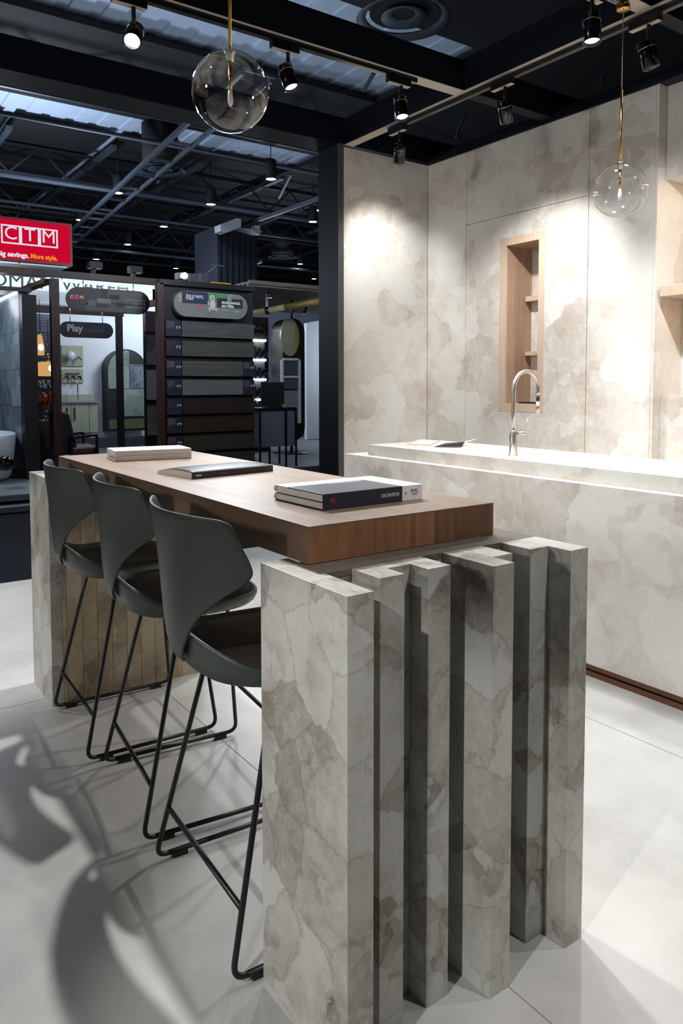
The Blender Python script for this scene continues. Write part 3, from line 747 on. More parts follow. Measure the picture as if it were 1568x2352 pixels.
glow_white = emit('backlit white fascia', rgb(226, 240, 240), 1.15)
slat_wood = wood('grey brown slat', rgb(96, 88, 80), rgb(58, 52, 48), (3, 40, 40), .6)

# ceiling: ridged deck, black baffles below it, trusses, pipes
cl = MB()
prof = []
x = -6.0
while x < 42:
    prof += [(x, 8.0), (x+.34, 8.0), (x+.36, 8.035), (x+.56, 8.035)]; x += .58
vs = [(p[0], -14, p[1]) for p in prof]+[(p[0], 46, p[1]) for p in prof]; n = len(prof)
cl.add(vs, [(i, i+1, n+i+1, n+i) for i in range(n-1)]); cl.box(-30, 60, -14, 60, 8.2, 8.3)
cl = cl.build('ceiling', hall_deck); cl['kind'] = 'structure'
def baffle(x0, x1, y0, y1, z=7.75): MB().box(x0, x1, y0, y1, z, z+.12).build('ceiling_panel', hall_black, cl)
baffle(-6, 42, -14, 9.6); baffle(-6, 42, 12.9, 17.0)
yy = 18.7
for j in range(7):
    xx = 1.0
    for i in range(14):
        baffle(xx, xx+2.35, yy, yy+1.75); xx += 2.6
    yy += 2.05
baffle(-6, 50, yy, 46)
for i in range(10):
    MB().box(.78+2.6*i, .94+2.6*i, 18.8, 32, 7.5, 7.6).build('ceiling_rib', hall_pipe, cl)
baffle(10.2, 42, 9.6, 12.9); baffle(11.5, 42, 17.0, 18.7)
bx('wall_hall', hall_black, -30, 60, 46, 46.2, -.1, 8.3, kind='structure')
bx('wall_hall', hall_black, -12.2, -12, -14, 46, -.1, 8.3, kind='structure')
bx('wall_hall', hall_black, 34, 34.2, -14, 46, -.1, 8.3, kind='structure')
bx('wall_hall', hall_black, -12, 34, -14.2, -14, -.1, 8.3, kind='structure')
def truss(y, z0, z1, x0, x1, lab):
    t = empty('roof_truss', ((x0+x1)/2, y, z0), lab, 'roof truss', 'steel trusses under the hall roof')
    m = MB(); m.bar((x0, y, z0), (x1, y, z0), .07); m.bar((x0, y, z1), (x1, y, z1), .07); m.build('chords', hall_steel, t)
    m = MB(); x = x0; k = 0
    while x < x1-.8:
        a, b = (z0, z1) if k % 2 == 0 else (z1, z0); m.bar((x, y, a), (x+.8, y, b), .045); x += .8; k += 1
    m.build('webs', hall_steel, t)
for i, y in enumerate((14.6, 20.6, 24.8, 29.0, 33.2)):
    truss(y, 6.95 if i else 7.0, 7.7, 1.0+i*1.2, 22+i*3, ('nearest', 'second', 'third', 'fourth', 'farthest')[i]+' dark steel truss crossing under the hall roof')
for i, (y, z, r) in enumerate(((15.9, 6.9, .05), (19.6, 6.6, .07), (22.5, 6.6, .05), (27.0, 6.3, .06))):
    tag(MB().tube([(1, y, z), (30, y, z)], r, 10).build('roof_pipe', hall_pipe), ('thin grey pipe running crosswise just beyond the front beam', 'thick grey pipe running crosswise above the red sign', 'thin grey pipe crosswise behind the thick one', 'grey pipe crosswise low above the far booths')[i], 'pipe', 'pipes under the hall roof')
# cable ladder rising to the upper right in the photo
a = at(205, 492, 'z', 5.9); b = at(452, 262, 'z', 5.9)
d = (b-a).normalized(); lad = empty('cable_ladder', (a+b)/2, 'blue grey cable ladder slanting up across the dark hall ceiling', 'cable ladder')
MB().bar(a-d*8, b+d*2, .07, .09).build('side_rail', hall_pipe, lad); nn = Vector((.5, 0, 0))
MB().bar(a-d*8+nn, b+d*2+nn, .04, .09).build('side_rail', hall_pipe, lad)
for k in range(16):
    p = a-d*8+d*k*1.25
    MB().bar(p, p+nn, .05).build('rung', hall_pipe, lad)
# diagonal pipes
for (q0, q1, z, lab) in (((585, 508), (742, 452), 5.6, 'long pale pipe slanting up to the navy column'), ((480, 640), (600, 600), 5.4, 'pale pipe behind the draped column, low in the dark ceiling'), ((640, 455), (668, 400), 6.8, 'short slanting rod beside a ceiling lamp'), ((835, 208), (860, 165), 6.8, 'short slanting rod between the beams left of the spotlight')):
    tag(MB().bar(at(*q0, 'z', z), at(*q1, 'z', z+.02), .09 if z < 6 else .06).build('roof_pipe', hall_pipe), lab, 'pipe')
for (q0, q1, v, lab) in (((1047, 315), (1067, 262), 11, 'thin slanting brace seen between right-hand beam and stone wall'), ((1378, 188), (1410, 95), 9, 'thin slanting brace above the back wall left of the brass rod'), ((1236, 240), (1260, 180), 11, 'faint brace seen just above the back wall')):
    tag(MB().bar(at(*q0, 'y', v), at(*q1, 'y', v), .05).build('roof_brace', hall_pipe), lab, 'brace')
# round air diffusers
for (px, py, z, r, lab) in ((368, 394, 6.6, .62, 'round grey ceiling air diffuser at mid-left above the display stand'), (927, 46, 6.9, .74, 'big round dark air diffuser at top centre between the beams'), (650, 592, 6.4, .62, 'small far air diffuser low beside the navy column')):
    c0 = at(px, py, 'z', z); t = empty('air_diffuser', c0, lab, 'air diffuser')
    for (ra, rb, h) in ((1.0, .80, 0), (.48, .24, .03)):
        MB().lathe([(r*rb, h+.06), (r*ra, h), (r*ra*.99, h+.02), (r*rb, h+.08)], c0, 40).build('ring', hall_pipe, t)
    MB().tube([c0+Vector((0, 0, .1)), Vector((c0.x, c0.y, 7.749))], r*.72, 24).build('duct', hall_black, t)
# hall lamps
LP = [((622, 412), 'just left of the navy column, uppermost'), ((271, 444), 'above the red sign and left of the air diffuser'), ((484, 470), 'right of the air diffuser'), ((376, 521), 'above the display stand, in the middle of the ceiling'),
      ((184, 506), 'just right of the red sign corner'), ((718, 510), 'touching the navy column edge'), ((293, 562), 'right of the red sign, lower'), ((221, 596), 'low, right of the lower sign corner'), ((484, 572), 'small, left of the draped column'), ((689, 607), 'above the slatted canopy, left of the column'), ((721, 641), 'lowest, just above the slatted canopy'), ((404, 617), 'tiny and low above the display stand'), ((737, 484), 'half hidden at the navy column')]
for (px, py), lab in LP:
    c0 = at(px, py, 'z', 6.5); r = .115 if py > 600 else .125
    t = empty('hall_lamp', c0, 'lit round hall ceiling lamp '+lab, 'ceiling lamp', 'round lamps on the hall ceiling')
    MB().lathe([(0, .50), (r*.9, .50), (r*1.1, .45), (r*1.1, 0), (r*1.04, 0), (r*1.04, .06), (0, .06)], c0, 20).build('housing', hall_black, t)
    MB().tube([c0+Vector((0, 0, .5)), Vector((c0.x, c0.y, 7.995 if py == 607 else 7.749))], .012, 6).build('suspension_rod', hall_black, t)
    MB().lathe([(0, .01), (r, .01), (r, .03), (0, .03)], c0, 20).build('lamp_face', hall_lamp, t)
for i, (x, y, e) in enumerate(((6.4, 15.6, 500), (9.1, 19.2, 500), (5.5, 11.4, 260), (12.5, 19.4, 400), (3.6, 8.9, 110))):
    L = bpy.data.lights.new('hall_light', 'SPOT'); L.energy = e; L.spot_size = math.radians(130); L.spot_blend = .6; L.shadow_soft_size = .12; L.color = (.8, .9, 1)
    o = bpy.data.objects.new('hall_light', L); COL.objects.link(o); o.location = (x, y, 6.45)
# unseen point lights added to imitate stray light from stands onto the roof
for (x, y, z, e) in ((5.5, 12.0, 3.4, 36), (9.5, 17.5, 3.4, 240), (3.0, 17.6, 4.6, 900), (5.2, 11.2, 4.8, 60), (14, 24, 4, 300)):
    L = bpy.data.lights.new('stand_fill_light', 'POINT'); L.energy = e; L.shadow_soft_size = .4; L.color = (.72, .84, 1)
    o = bpy.data.objects.new('stand_fill_light', L); COL.objects.link(o); o.location = (x, y, z)

# draped column in the middle distance
x0, x1, z0, z1 = Rc(499, 525, 593, 660, 17); dc = empty('draped_column', ((x0+x1)/2, 17.5, 0), 'dark draped roof column with pale brackets at its top', 'column')
m = MB(); n = 14
for i in range(n):
    a = x0+(x1-x0)*i/n; b = x0+(x1-x0)*(i+1)/n; m.box(a, b, 17+(.06 if i % 2 else 0), 18.4, 0, z1)
m.build('drape', plain('navy black drape', rgb(26, 30, 42), .9), dc)
bp_ = plain('pale bracket', rgb(150, 158, 166), .6)
MB().prism([(at(494, 520, 'y', 16.9).x, at(494, 520, 'y', 16.9).z), (at(531, 506, 'y', 16.9).x, at(531, 506, 'y', 16.9).z), (at(541, 508, 'y', 16.9).x, at(541, 508, 'y', 16.9).z), (at(541, 527, 'y', 16.9).x, at(541, 527, 'y', 16.9).z), (at(508, 539, 'y', 16.9).x, at(508, 539, 'y', 16.9).z), (at(495, 535, 'y', 16.9).x, at(495, 535, 'y', 16.9).z)], 'y', 16.6, 16.95).build('bracket', bp_, dc)
MB().prism([(at(543, 528, 'y', 16.9).x, at(543, 528, 'y', 16.9).z), (at(590, 536, 'y', 16.9).x, at(590, 536, 'y', 16.9).z), (at(580, 541, 'y', 16.9).x, at(580, 541, 'y', 16.9).z)], 'y', 16.6, 16.95).build('bracket', bp_, dc)
panel('bracket', bp_, 585, 518, 597, 538, 16.8, .2, dc)

# ------------------------------------------------------------------ left stand: platform, tub, slate wall
pf = empty('stone_platform', (0, 9, 0), 'grey stone platform with a lower step on the dark carpet at far left', 'platform')
MB().box(-6, 1.5, 7.0, 11.5, .09, .15).build('top_slab', platform_m, pf); MB().box(-6, 1.5, 7.06, 11.5, 0, .0895).build('recess', hall_black, pf); MB().box(-6, 1.5, 6.83, 7.055, 0, .055).build('step', step_m, pf)
PX = at(53, 900, 'y', 8.3).x; PX2 = at(86, 900, 'y', 8.3).x; ptz = at(66, 668, 'y', 8.3).z
sw = empty('slate_wall', (PX, 9.9, .16), 'slate blue tiled partition wall behind the white tub, lit along its top edge', 'partition')
tz = [.151, .55, 1.0, 1.45, 1.9, ptz-.02]
for k in range(5):
    for j, (ya, yb) in enumerate(((8.42, 9.6), (9.6, 10.8), (10.8, 12.0))):
        MB().box(PX, PX+.03, ya+.002, yb-.002, tz[k]+.002, tz[k+1]-.002).build('stone_tile', slate, sw)
MB().box(PX+.031, PX+.12, 8.42, 12.0, .152, ptz-.02).build('core', hall_black, sw)
MB().box(PX-.03, PX, 8.45, 11.9, ptz-.02, ptz+.0).build('light_strip', cool_led, sw)
MB().box(PX-.25, PX+.15, 8.42, 12, ptz+.001, ptz+.05).build('top_rail', hall_steel, sw)
tag(MB().box(PX, PX2, 8.25, 8.41, .15, ptz-.05).build('black_post', black_wood), 'thick black post at the near end of the slate wall', 'post')
tu = empty('bathtub', (.93, 8.75, .15), 'white freestanding oval bathtub half cut by the left picture edge', 'bathtub')
def oval(cx, cy, ax_, ay_, prof, n=36):
    m = MB(); V_ = []; F_ = []
    for (f, z) in prof:
        for k in range(n): t = 2*PI*k/n; V_.append((cx+ax_*f*math.cos(t), cy+ay_*f*math.sin(t), z))
    for i in range(len(prof)-1):
        for k in range(n): F_.append((i*n+k, i*n+(k+1) % n, (i+1)*n+(k+1) % n, (i+1)*n+k))
    m.add(V_, F_, True); return m
tubm = plain('white tub acrylic', rgb(190, 198, 206), .3, var=.01)
tcx = at(32, 1030, 'y', 8.75).x-.40
oval(tcx, 8.75, .40, .75, [(.0, .16), (.80, .16), (.86, .2), (.97, .5), (1.0, .68), (.985, .69), (.94, .68), (.84, .35), (.5, .3), (0, .3)]).build('tub', tubm, tu)
o = MB().lathe([(0, .20), (.05, .20), (.075, .17), (.085, .08), (.085, .02), (.07, 0), (0, 0)], at(4, 1064, 'y', 7.7), 28, (.2, -1, .1)).build('stage_lamp', black_gloss)
tag(o, 'round black stage light on the platform in front of the tub', 'stage light'); 
# ------------------------------------------------------------------ red lightbox stand
V1 = 8.6
x0, x1, z0, z1 = Rc(-160, 500, 166, 600, V1)
za, zb_ = at(166, 515, 'y', V1).z, at(166, 611, 'y', V1).z
sg = empty('lightbox_sign', ((x0+x1)/2, V1, zb_), 'red lightbox sign with white framed letters, at the upper left edge', 'sign')
xr = at(166, 560, 'y', V1).x
MB().box(x0, xr, V1, V1+.28, zb_, za).build('case', red_side, sg); MB().box(x0+.02, xr-.03, V1-.008, V1-.0005, zb_+.03, za-.03).build('face', red_box, sg)
fx0 = at(2, 540, 'y', V1).x; cw = (at(132, 545, 'y', V1).x-fx0)/3; fz0, fz1 = at(132, 571, 'y', V1).z, at(132, 529, 'y', V1).z
for i, ch in enumerate('CTM'):
    a = fx0+i*cw; fr_ = MB(); w_ = .018
    fr_.box(a, a+cw, V1-.014, V1-.0085, fz1-w_, fz1); fr_.box(a, a+cw, V1-.014, V1-.0085, fz0, fz0+w_); fr_.box(a, a+w_, V1-.014, V1-.0085, fz0+w_, fz1-w_); fr_.box(a+cw-w_, a+cw, V1-.014, V1-.0085, fz0+w_, fz1-w_)
    fr_.build('letter_frame', white_box, sg)
    text('letter', ch, (fz1-fz0)*.98, (a+cw/2, V1-.012, fz0+.012), white_box, sg, align='CENTER', bold=.0)
ba = at(2, 586, 'y', V1)
bz = at(60, 588, 'y', V1).z
text('slogan', 'Big savings.', .080, (at(-8, 580, 'y', V1).x, V1-.012, at(0, 590, 'y', V1).z+.0), white_box, sg, bold=.003, width=at(66, 580, 'y', V1).x-at(-8, 580, 'y', V1).x)
text('slogan', 'More style.', .080, (at(70, 580, 'y', V1).x, V1-.012, at(0, 590, 'y', V1).z), orange_box, sg, bold=.003, width=at(131, 580, 'y', V1).x-at(70, 580, 'y', V1).x)
# pale ceiling boards under the sign and lit fascia
sf = empty('stand_soffit', (2.2, 9.4, zb_-.1), 'pale panelled soffit under the red sign, running to a lit white fascia', 'soffit')
zs_ = zb_-.03; xa = -2.0; xe = at(140, 620, 'y', V1+.3).x
for i in range(7):
    w_ = (xe-xa)/7
    MB().box(xa+i*w_+.008, xa+(i+1)*w_-.008, V1+.02, V1+1.1, zs_, zs_+.02).build('board', white_wall, sf)
xf0 = at(150, 630, 'y', 9.6).x; xf1 = at(425, 655, 'y', 9.6).x
zf0, zf1 = at(300, 657, 'y', 9.6).z, at(300, 634, 'y', 9.6).z
MB().prism([(9.6, zf0), (9.75, zf0), (9.75, zf1), (9.7, zf1)], 'x', xf0, xf1).build('lit_fascia', glow_white, sf)
for i, px in enumerate((222, 315, 424)):
    c0 = at(px, 612+[0, 10, 25][i], 'y', 9.4); t = empty('stand_floodlight', c0, 'small grey floodlight on top of the lit fascia, '+('leftmost', 'middle', 'glaring, rightmost')[i], 'floodlight', 'floodlights on the lit fascia')
    MB().box(c0.x-.09, c0.x+.09, 9.42, 9.56, c0.z-.02, c0.z+.07).build('housing', hall_steel, t); MB().box(c0.x-.02, c0.x+.02, 9.5, 9.62, c0.z-.1, c0.z-.0205).build('bracket', hall_steel, t)
    if i == 2: MB().lathe([(0, 0), (.045, 0), (.045, .01), (0, .01)], (c0.x, 9.405, c0.z+.025), 20, (0, -1, 0)).build('lamp_face', hall_lamp, t)
# frame of posts and rails
V2 = 8.6
fr = empty('timber_frame', (2.2, V2, 0), 'black and brown timber portal frame holding the hanging signs', 'timber frame')
x0, x1, _, _ = Rc(121, 800, 140, 900, V2); zt = at(130, 621, 'y', V2).z; zm = at(130, 686, 'y', V2).z
MB().box(x0, x1, V2, V2+.09, 0, zm).build('post', brown_post, fr); MB().box(x0, x1, V2, V2+.09, zm+.001, zt-.1).build('post', black_wood, fr)
MB().box(-2.5, at(73, 640, 'y', V2).x, V2, V2+.09, zt-.08, zt).build('rail', brown_post, fr); MB().box(at(73, 640, 'y', V2).x+.001, at(208, 640, 'y', V2).x, V2, V2+.09, zt-.08, zt).build('rail', black_wood, fr); MB().box(at(208, 640, 'y', V2).x+.001, at(372, 640, 'y', V2).x, V2, V2+.09, zt-.08, zt).build('rail', brown_post, fr)
MB().bar(at(112, 645, 'y', V2+.13), at(14, 681, 'y', V2+1.5), .12, .05).build('rail', brown_post, fr)
V3 = 10.8
fr2 = empty('rear_timber_frame', (3, V3, 0), 'thinner dark timber frame behind, with a post in front of the arched mirror', 'timber frame')
x0, x1, _, _ = Rc(271, 850, 284, 900, V3); zt3 = at(280, 727, 'y', V3).z
MB().box(x0, x1, V3, V3+.09, 0, zt3).build('post', black_wood, fr2); MB().box(at(85, 730, 'y', V3).x, x1+.02, V3, V3+.09, zt3+.001, zt3+.11).build('rail', brown_post, fr2)
MB().bar((x1, V3+.05, zt3+.12), (x1+.4, V3-.9, zt3+.2), .07, .1).build('rail', black_wood, fr2)
# letters on the bright wall
lw = empty('letter_wall', (3, 13.2, 2.4), 'bright backlit wall band with large dark letters behind the timber frame', 'sign wall')
panel('lit_panel', glow_white, -80, 630, 350, 668, 13.2, .1, lw)
xl0 = at(-24, 650, 'y', 13.15).x; lz = at(60, 663, 'y', 13.15).z
t = text('letters', 'OMAN WAREH', .33, (xl0, 13.14, lz-.05), plain('dark grey letters', rgb(84, 90, 100), .6), lw, xs=.98, bold=0)
wspan = at(292, 650, 'y', 13.15).x-xl0; me = t.data; mxx = max(v.co.x for v in me.vertices); mnx = min(v.co.x for v in me.vertices)
for v in me.vertices: v.co.x = mnx+(v.co.x-mnx)*wspan/(mxx-mnx)
panel('lower_panel', white_wall, -80, 668, 350, 700, 13.3, .1, lw)
# white room
V4 = 14.0
wr1 = panel('partition_wall', white_wall, 60, 690, 362, 1006, V4, .15, label='cool white partition wall with tap displays and the arched mirror', cat='partition')
V5 = 13.6
cb = empty('base_cabinet', (at(180, 960, 'y', V5).x, V5, 0), 'pale green wood base cabinet with grey worktop against the white wall', 'cabinet')
xs_ = [at(p, 960, 'y', V5).x for p in (120, 163, 205, 225)]; z0, z1 = at(170, 997, 'y', V5).z, at(170, 926, 'y', V5).z
cabm = wood('pale green oak', rgb(168, 172, 152), rgb(146, 150, 132), (30, 30, 2.5), .5)
MB().box(xs_[0], xs_[3], V5+.02, V4-.01, z0, z1).build('body', cabm, cb)
for i in range(3):
    d_ = MB().box(xs_[i]+.006, xs_[i+1]-.006, V5, V5+.019, z0+.02, z1-.01).build('door', cabm, cb)
    if i < 2:
        hx = xs_[1]-.07 if i == 0 else xs_[1]+.07
        MB().box(hx-.012, hx+.012, V5-.02, V5-.0005, z1-.32, z1-.08).build('handle', hall_steel, d_)
MB().box(xs_[0]-.02, xs_[3]+.02, V5-.03, V4-.01, z1+.001, z1+.035).build('worktop', plain('grey worktop', rgb(132, 140, 150), .4), cb)
MB().box(xs_[0], xs_[3], V4-.03, V4-.011, z1+.036, z1+.16).build('backsplash', cabm, cb)
for i, (py0, py1) in enumerate(((794, 841), (848, 879))):
    x0, x1, z0, z1 = Rc(142, py0, 191, py1, V4-.03)
    t = empty('display_board', ((x0+x1)/2, V4-.03, z0), ('upper pale wood board on the white wall with chrome shower fittings', 'lower pale wood board on the white wall with black taps')[i], 'display board')
    MB().box(x0, x1, V4-.03, V4-.001, z0, z1).build('board', cabm, t)
    for k in range(3):
        cx_ = x0+(x1-x0)*(.2+.3*k); cz = z0+(z1-z0)*.45
        MB().tube([(cx_, V4-.035, cz), (cx_, V4-.14, cz), (cx_, V4-.15, cz-.06)], .018, 8).build('fitting', silver if i == 0 else black, t)
    if i: MB().tube([(x0+.05, V4-.07, z1-.09), (x1-.08, V4-.07, z1-.09)], .012, 8).build('rail', black, t)
    else: MB().lathe([(0, 0), (.09, 0), (.09, .03), (0, .03)], (x1-.28, V4-.14, z0+.2), 20, (0, -1, 0)).build('shower_head', tubm, t)
tf = empty('small_tap', (at(179, 920, 'y', V5+.2).x, V5+.2, at(179, 917, 'y', V5+.2).z), 'tall slim chrome tap on the pale green cabinet', 'faucet')
p = tf.location; MB().tube([(p.x, p.y, p.z-.02), (p.x, p.y, p.z+.3), (p.x-.03, p.y, p.z+.36), (p.x-.1, p.y, p.z+.36), (p.x-.13, p.y, p.z+.3)], .014, 8).build('spout', silver, tf)
# arched mirror
V6 = 13.7; x0, x1, z0, z1 = Rc(245, 802, 337, 990, V6)
am = empty('arched_mirror', ((x0+x1)/2, V6, z0), 'tall arched frame of veined grey and green stone patches leaning on the white wall', 'stone panel')
def arch(x0, x1, z0, z1, n=20):
    r = (x1-x0)/2; rz = r*1.0; pts = [(x0, z0), (x1, z0)]
    for k in range(n+1): a = PI*k/n; pts.append(((x0+x1)/2+r*math.cos(a), z1-rz+rz*math.sin(a)))
    return pts
MB().prism(arch(x0, x1, z0, z1), 'y', V6, V4-.001).build('frame', black_wood, am)
greenst = marble('green veined stone', [(.0, rgb(150, 158, 152)), (.45, rgb(104, 118, 112)), (.9, rgb(50, 60, 58))], 2.2, 6, .25, bump=0, vein=.5, veincol=rgb(170, 176, 172)); greenst2 = marble('blue veined stone', [(.0, rgb(140, 148, 158)), (.5, rgb(92, 102, 114)), (.9, rgb(54, 64, 72))], 1.6, 5, .25, bump=0, vein=.5, veincol=rgb(170, 176, 182))
pa = [(a_, b_) for a_, b_ in arch(x0+.03, x1-.03, z0+.06, z1-.03)]
xm = x0+(x1-x0)*.56; zq = z0+(z1-z0)*.18; zw = z0+(z1-z0)*.52
left_arch = [(x0+.03, zw+.0), (xm, zw), (xm, z1-.04)]+[q for q in pa[2:] if q[0] < xm]
MB().prism(left_arch, 'y', V6-.012, V6-.0005).build('stone_patch', greenst, am)
zh = z0+(z1-z0)*.86
MB().box(xm+.01, x1-.03, V6-.012, V6-.0005, zw, z1-(x1-x0)*.36).build('stone_patch', greenst2, am); MB().box(x0+(x1-x0)*.36, x1-.03, V6-.012, V6-.0005, zq, zw-.01).build('stone_patch', greenst, am); MB().box(x0+.03, x1-.03, V6-.012, V6-.0005, z0+.05, z0+.24).build('stone_patch', plain('olive stone', rgb(86, 90, 62), .4, var=.3), am)
# capsule signs
def capsule(x0, x1, z0, z1, n=14):
    r = (z1-z0)/2; zc = (z0+z1)/2; pts = []
    for k in range(n+1): a = -PI/2+PI*k/n; pts.append((x1-r+r*math.cos(a), zc+r*math.sin(a)))
    for k in range(n+1): a = PI/2+PI*k/n; pts.append((x0+r+r*math.cos(a), zc+r*math.sin(a)))
    return pts
V7 = 8.55; x0, x1, z0, z1 = Rc(152, 664, 344, 718, V7)
cs = empty('capsule_sign', ((x0+x1)/2, V7, z0), 'dark capsule-shaped hanging sign with a living room picture, below the timber rail', 'hanging sign')
MB().prism(capsule(x0, x1, z0, z1), 'y', V7, V7+.03).build('board', plain('dark brown print', rgb(48, 44, 46), .5, var=.15), cs)
L7 = x1-x0; H7 = z1-z0
def pr7(name, col, a, b, c_, d_, k=1, par=cs, xx=None, vv=None):
    X0, L, Z0, H, v_ = xx or (x0, L7, z0, H7, V7)
    return MB().box(X0+L*a, X0+L*b, v_-.002*k, v_-.0003-.002*(k-1), Z0+H*c_, Z0+H*d_).build(name, plain('print %s' % (col,), rgb(*col), .6), par)
pr7('print_wall', (92, 96, 98), .48, .90, .42, .96); pr7('print_curtain', (76, 70, 66), .15, .30, .3, .97); pr7('print_window', (60, 62, 68), .41, .48, .6, .95); pr7('print_floor', (86, 90, 96), .22, .90, .05, .34)
pr7('print_picture', (52, 44, 42), .50, .62, .58, .76, 2); pr7('print_sofa', (128, 126, 126), .35, .52, .36, .58, 2); pr7('print_bed', (66, 60, 58), .34, .49, .22, .38, 3); pr7('print_table', (58, 50, 48), .58, .67, .26, .46, 2); pr7('print_vase', (112, 100, 122), .25, .34, .28, .5, 2)
pr7('logo_box', (176, 50, 96), .035, .20, .46, .62, 4)
for i, ch in enumerate('CTM'): text('logo_letter', ch, .060, (x0+L7*(.0625+.055*i), V7-.010, z0+H7*.475), txt_white, cs, align='CENTER')
for i, s_ in enumerate(('LIVE IN SPACES', 'MADE FOR', 'TOGETHERNESS')):
    text('lettering', s_, .046, (x0+L7*(.945-(.25, .155, .25)[i]), V7-.006, z0+H7*(.50-.15*i)), plain('pale print', rgb(170, 172, 178), .6), cs, width=L7*(.25, .155, .25)[i])
for f_ in (.2, .8): MB().tube([(x0+L7*f_, V7+.015, z1-.03), (x0+L7*f_, V7+.015, zt-.1)], .006, 6).build('hanger', silver, cs)
V8 = 10.6; x0, x1, z0, z1 = Rc(137, 740, 260, 776, V8)
ps = empty('play_sign', ((x0+x1)/2, V8, z0), 'navy marbled capsule sign reading Play, below the larger capsule sign', 'hanging sign')
MB().prism(capsule(x0, x1, z0, z1), 'y', V8, V8+.03).build('board', marble('navy marble print', [(.0, rgb(58, 62, 84)), (.5, rgb(40, 44, 64)), (.9, rgb(26, 30, 46))], 4, 9, .5, bump=0, vein=.3, veincol=rgb(90, 94, 116)), ps)
text('lettering', 'Play', (z1-z0)*.62, (x0+(x1-x0)*.13, V8-.003, z0+(z1-z0)*.26), txt_white, ps, bold=.004)
for i in range(2): MB().box(x0+(x1-x0)*.44, x0+(x1-x0)*.83, V8-.003, V8-.0005, z0+(z1-z0)*(.52-.13*i), z0+(z1-z0)*(.56-.13*i)).build('fine_print', plain('dim print', rgb(110, 114, 136), .6), ps)
for f_ in (.2, .8): MB().tube([(x0+(x1-x0)*f_, V8+.015, z1-.02), (x0+(x1-x0)*f_, V8+.015, z1+.2)], .006, 6).build('hanger', silver, ps)
# dark slatted back wall with slogan
V9 = 11.6; x0, x1, z0, z1 = Rc(80, 722, 138, 1040, V9)
dw = empty('slate_slip_wall', ((x0+x1)/2, V9, 0), 'dark split-slate wall with a small slogan panel behind the amber lamps', 'partition')
MB().box(x0-.3, x1, V9+.03, V9+.15, 0, z1).build('core', hall_black, dw)
slp = plain('split slate', rgb(66, 68, 84), .7, var=.35, scale=9)
m = MB(); z = 1.55
rows_ = 0
while z < z1-.05:
    xx = x0-.28+random.random()*.1
    while xx < x1-.02:
        w_ = random.uniform(.18, .4); h_ = .042; m.box(xx, min(xx+w_-.006, x1), V9+random.uniform(0, .022), V9+.0295, z, z+h_); xx += w_
    z += .047
m = m.build('slate_slips', slp, dw); m['kind'] = 'stuff'
panel('slogan_panel', plain('plum black panel', rgb(38, 34, 48), .5), 84, 868, 125, 905, V9-.0, .02, dw)
panel('picture_panel', plain('plum picture', rgb(72, 54, 66), .5), 86, 905, 118, 925, V9, .02, dw)
for i, s_ in enumerate(('WE PAVE', 'THE WAY')): text('lettering', s_, .095, (at(83, 885, 'y', V9).x, V9-.004, at(100, 885+9*i, 'y', V9).z), txt_white, dw, bold=0)
# amber pendants
for i, (px, pyt, pyb, v, rr) in enumerate(((92, 765, 816, 9.6, .06), (111, 812, 864, 9.4, .16))):
    c0 = at(px, pyb, 'y', v); top = at(px, pyt, 'y', v)
    t = empty('amber_pendant', c0, ('slim amber glass pendant lamp beside the thick black post', 'round amber glass pendant lamp left of the brown post')[i], 'pendant lamp')
    h = top.z-c0.z
    if i == 0: pr_ = [(.001, h*.95), (.03, h*.9), (rr*.8, h*.55), (rr, h*.35), (rr*.9, 0)]
    else: pr_ = [(.02, h*.64), (rr*.6, h*.63), (rr*.85, h*.60), (rr*.97, h*.54), (rr, h*.45), (rr*.97, h*.36), (rr*.93, h*.30), (rr*.95, h*.22), (rr*.95, h*.14), (rr*.88, h*.05), (rr*.75, 0)]
    MB().lathe(pr_, c0, 28).build('glass_shade', amber, t); MB().tube([c0+Vector((0, 0, h*.55)), top], .012, 8).build('stem', brass, t)
    MB().tube([top, top+Vector((0, 0, .45))], .005, 6).build('cord', black, t)
    MB().lathe([(.034*math.sin(PI*q/10), -.045*math.cos(PI*q/10)) for q in range(11)], c0+Vector((0, -rr*.9, h*.35)), 20).build('bulb', amber_core, t)
# red flowers in vase on a dark cabinet
c0 = at(110, 975, 'y', 10.4)
tag(MB().box(at(88, 980, 'y', 10.4).x, at(128, 980, 'y', 10.4).x, 10.3, 10.8, 0, at(105, 966, 'y', 10.4).z).build('dark_cabinet', black_wood), 'black cabinet with the red flowers, seen left of the brown post', 'cabinet')
fl_ = empty('flower_vase', (c0.x, 10.5, at(105, 966, 'y', 10.4).z), 'vase of dark red flowers on the black cabinet', 'flowers')
zf = fl_.location.z
MB().lathe([(0, 0), (.04, 0), (.05, .1), (.03, .22), (.025, .22), (0, .02)], (c0.x, 10.5, zf), 16).build('vase', glass, fl_)
m = MB()
for k in range(22):
    a = random.random()*2*PI; r = random.random()**.5*.11; cz = zf+.32+random.uniform(-.06, .08); rr = random.uniform(.022, .038)
    m.lathe([(0, -rr), (rr*.8, -rr*.5), (rr, 0), (rr*.7, rr*.6), (0, rr)], (c0.x+r*math.cos(a), 10.5+r*math.sin(a), cz), 7)
    m.tube([(c0.x, 10.5, zf+.1), (c0.x+r*math.cos(a), 10.5+r*math.sin(a), cz)], .004, 4)
m.build('blossoms', plain('dark red petals', rgb(150, 44, 24), .7, var=.4, scale=20), fl_)
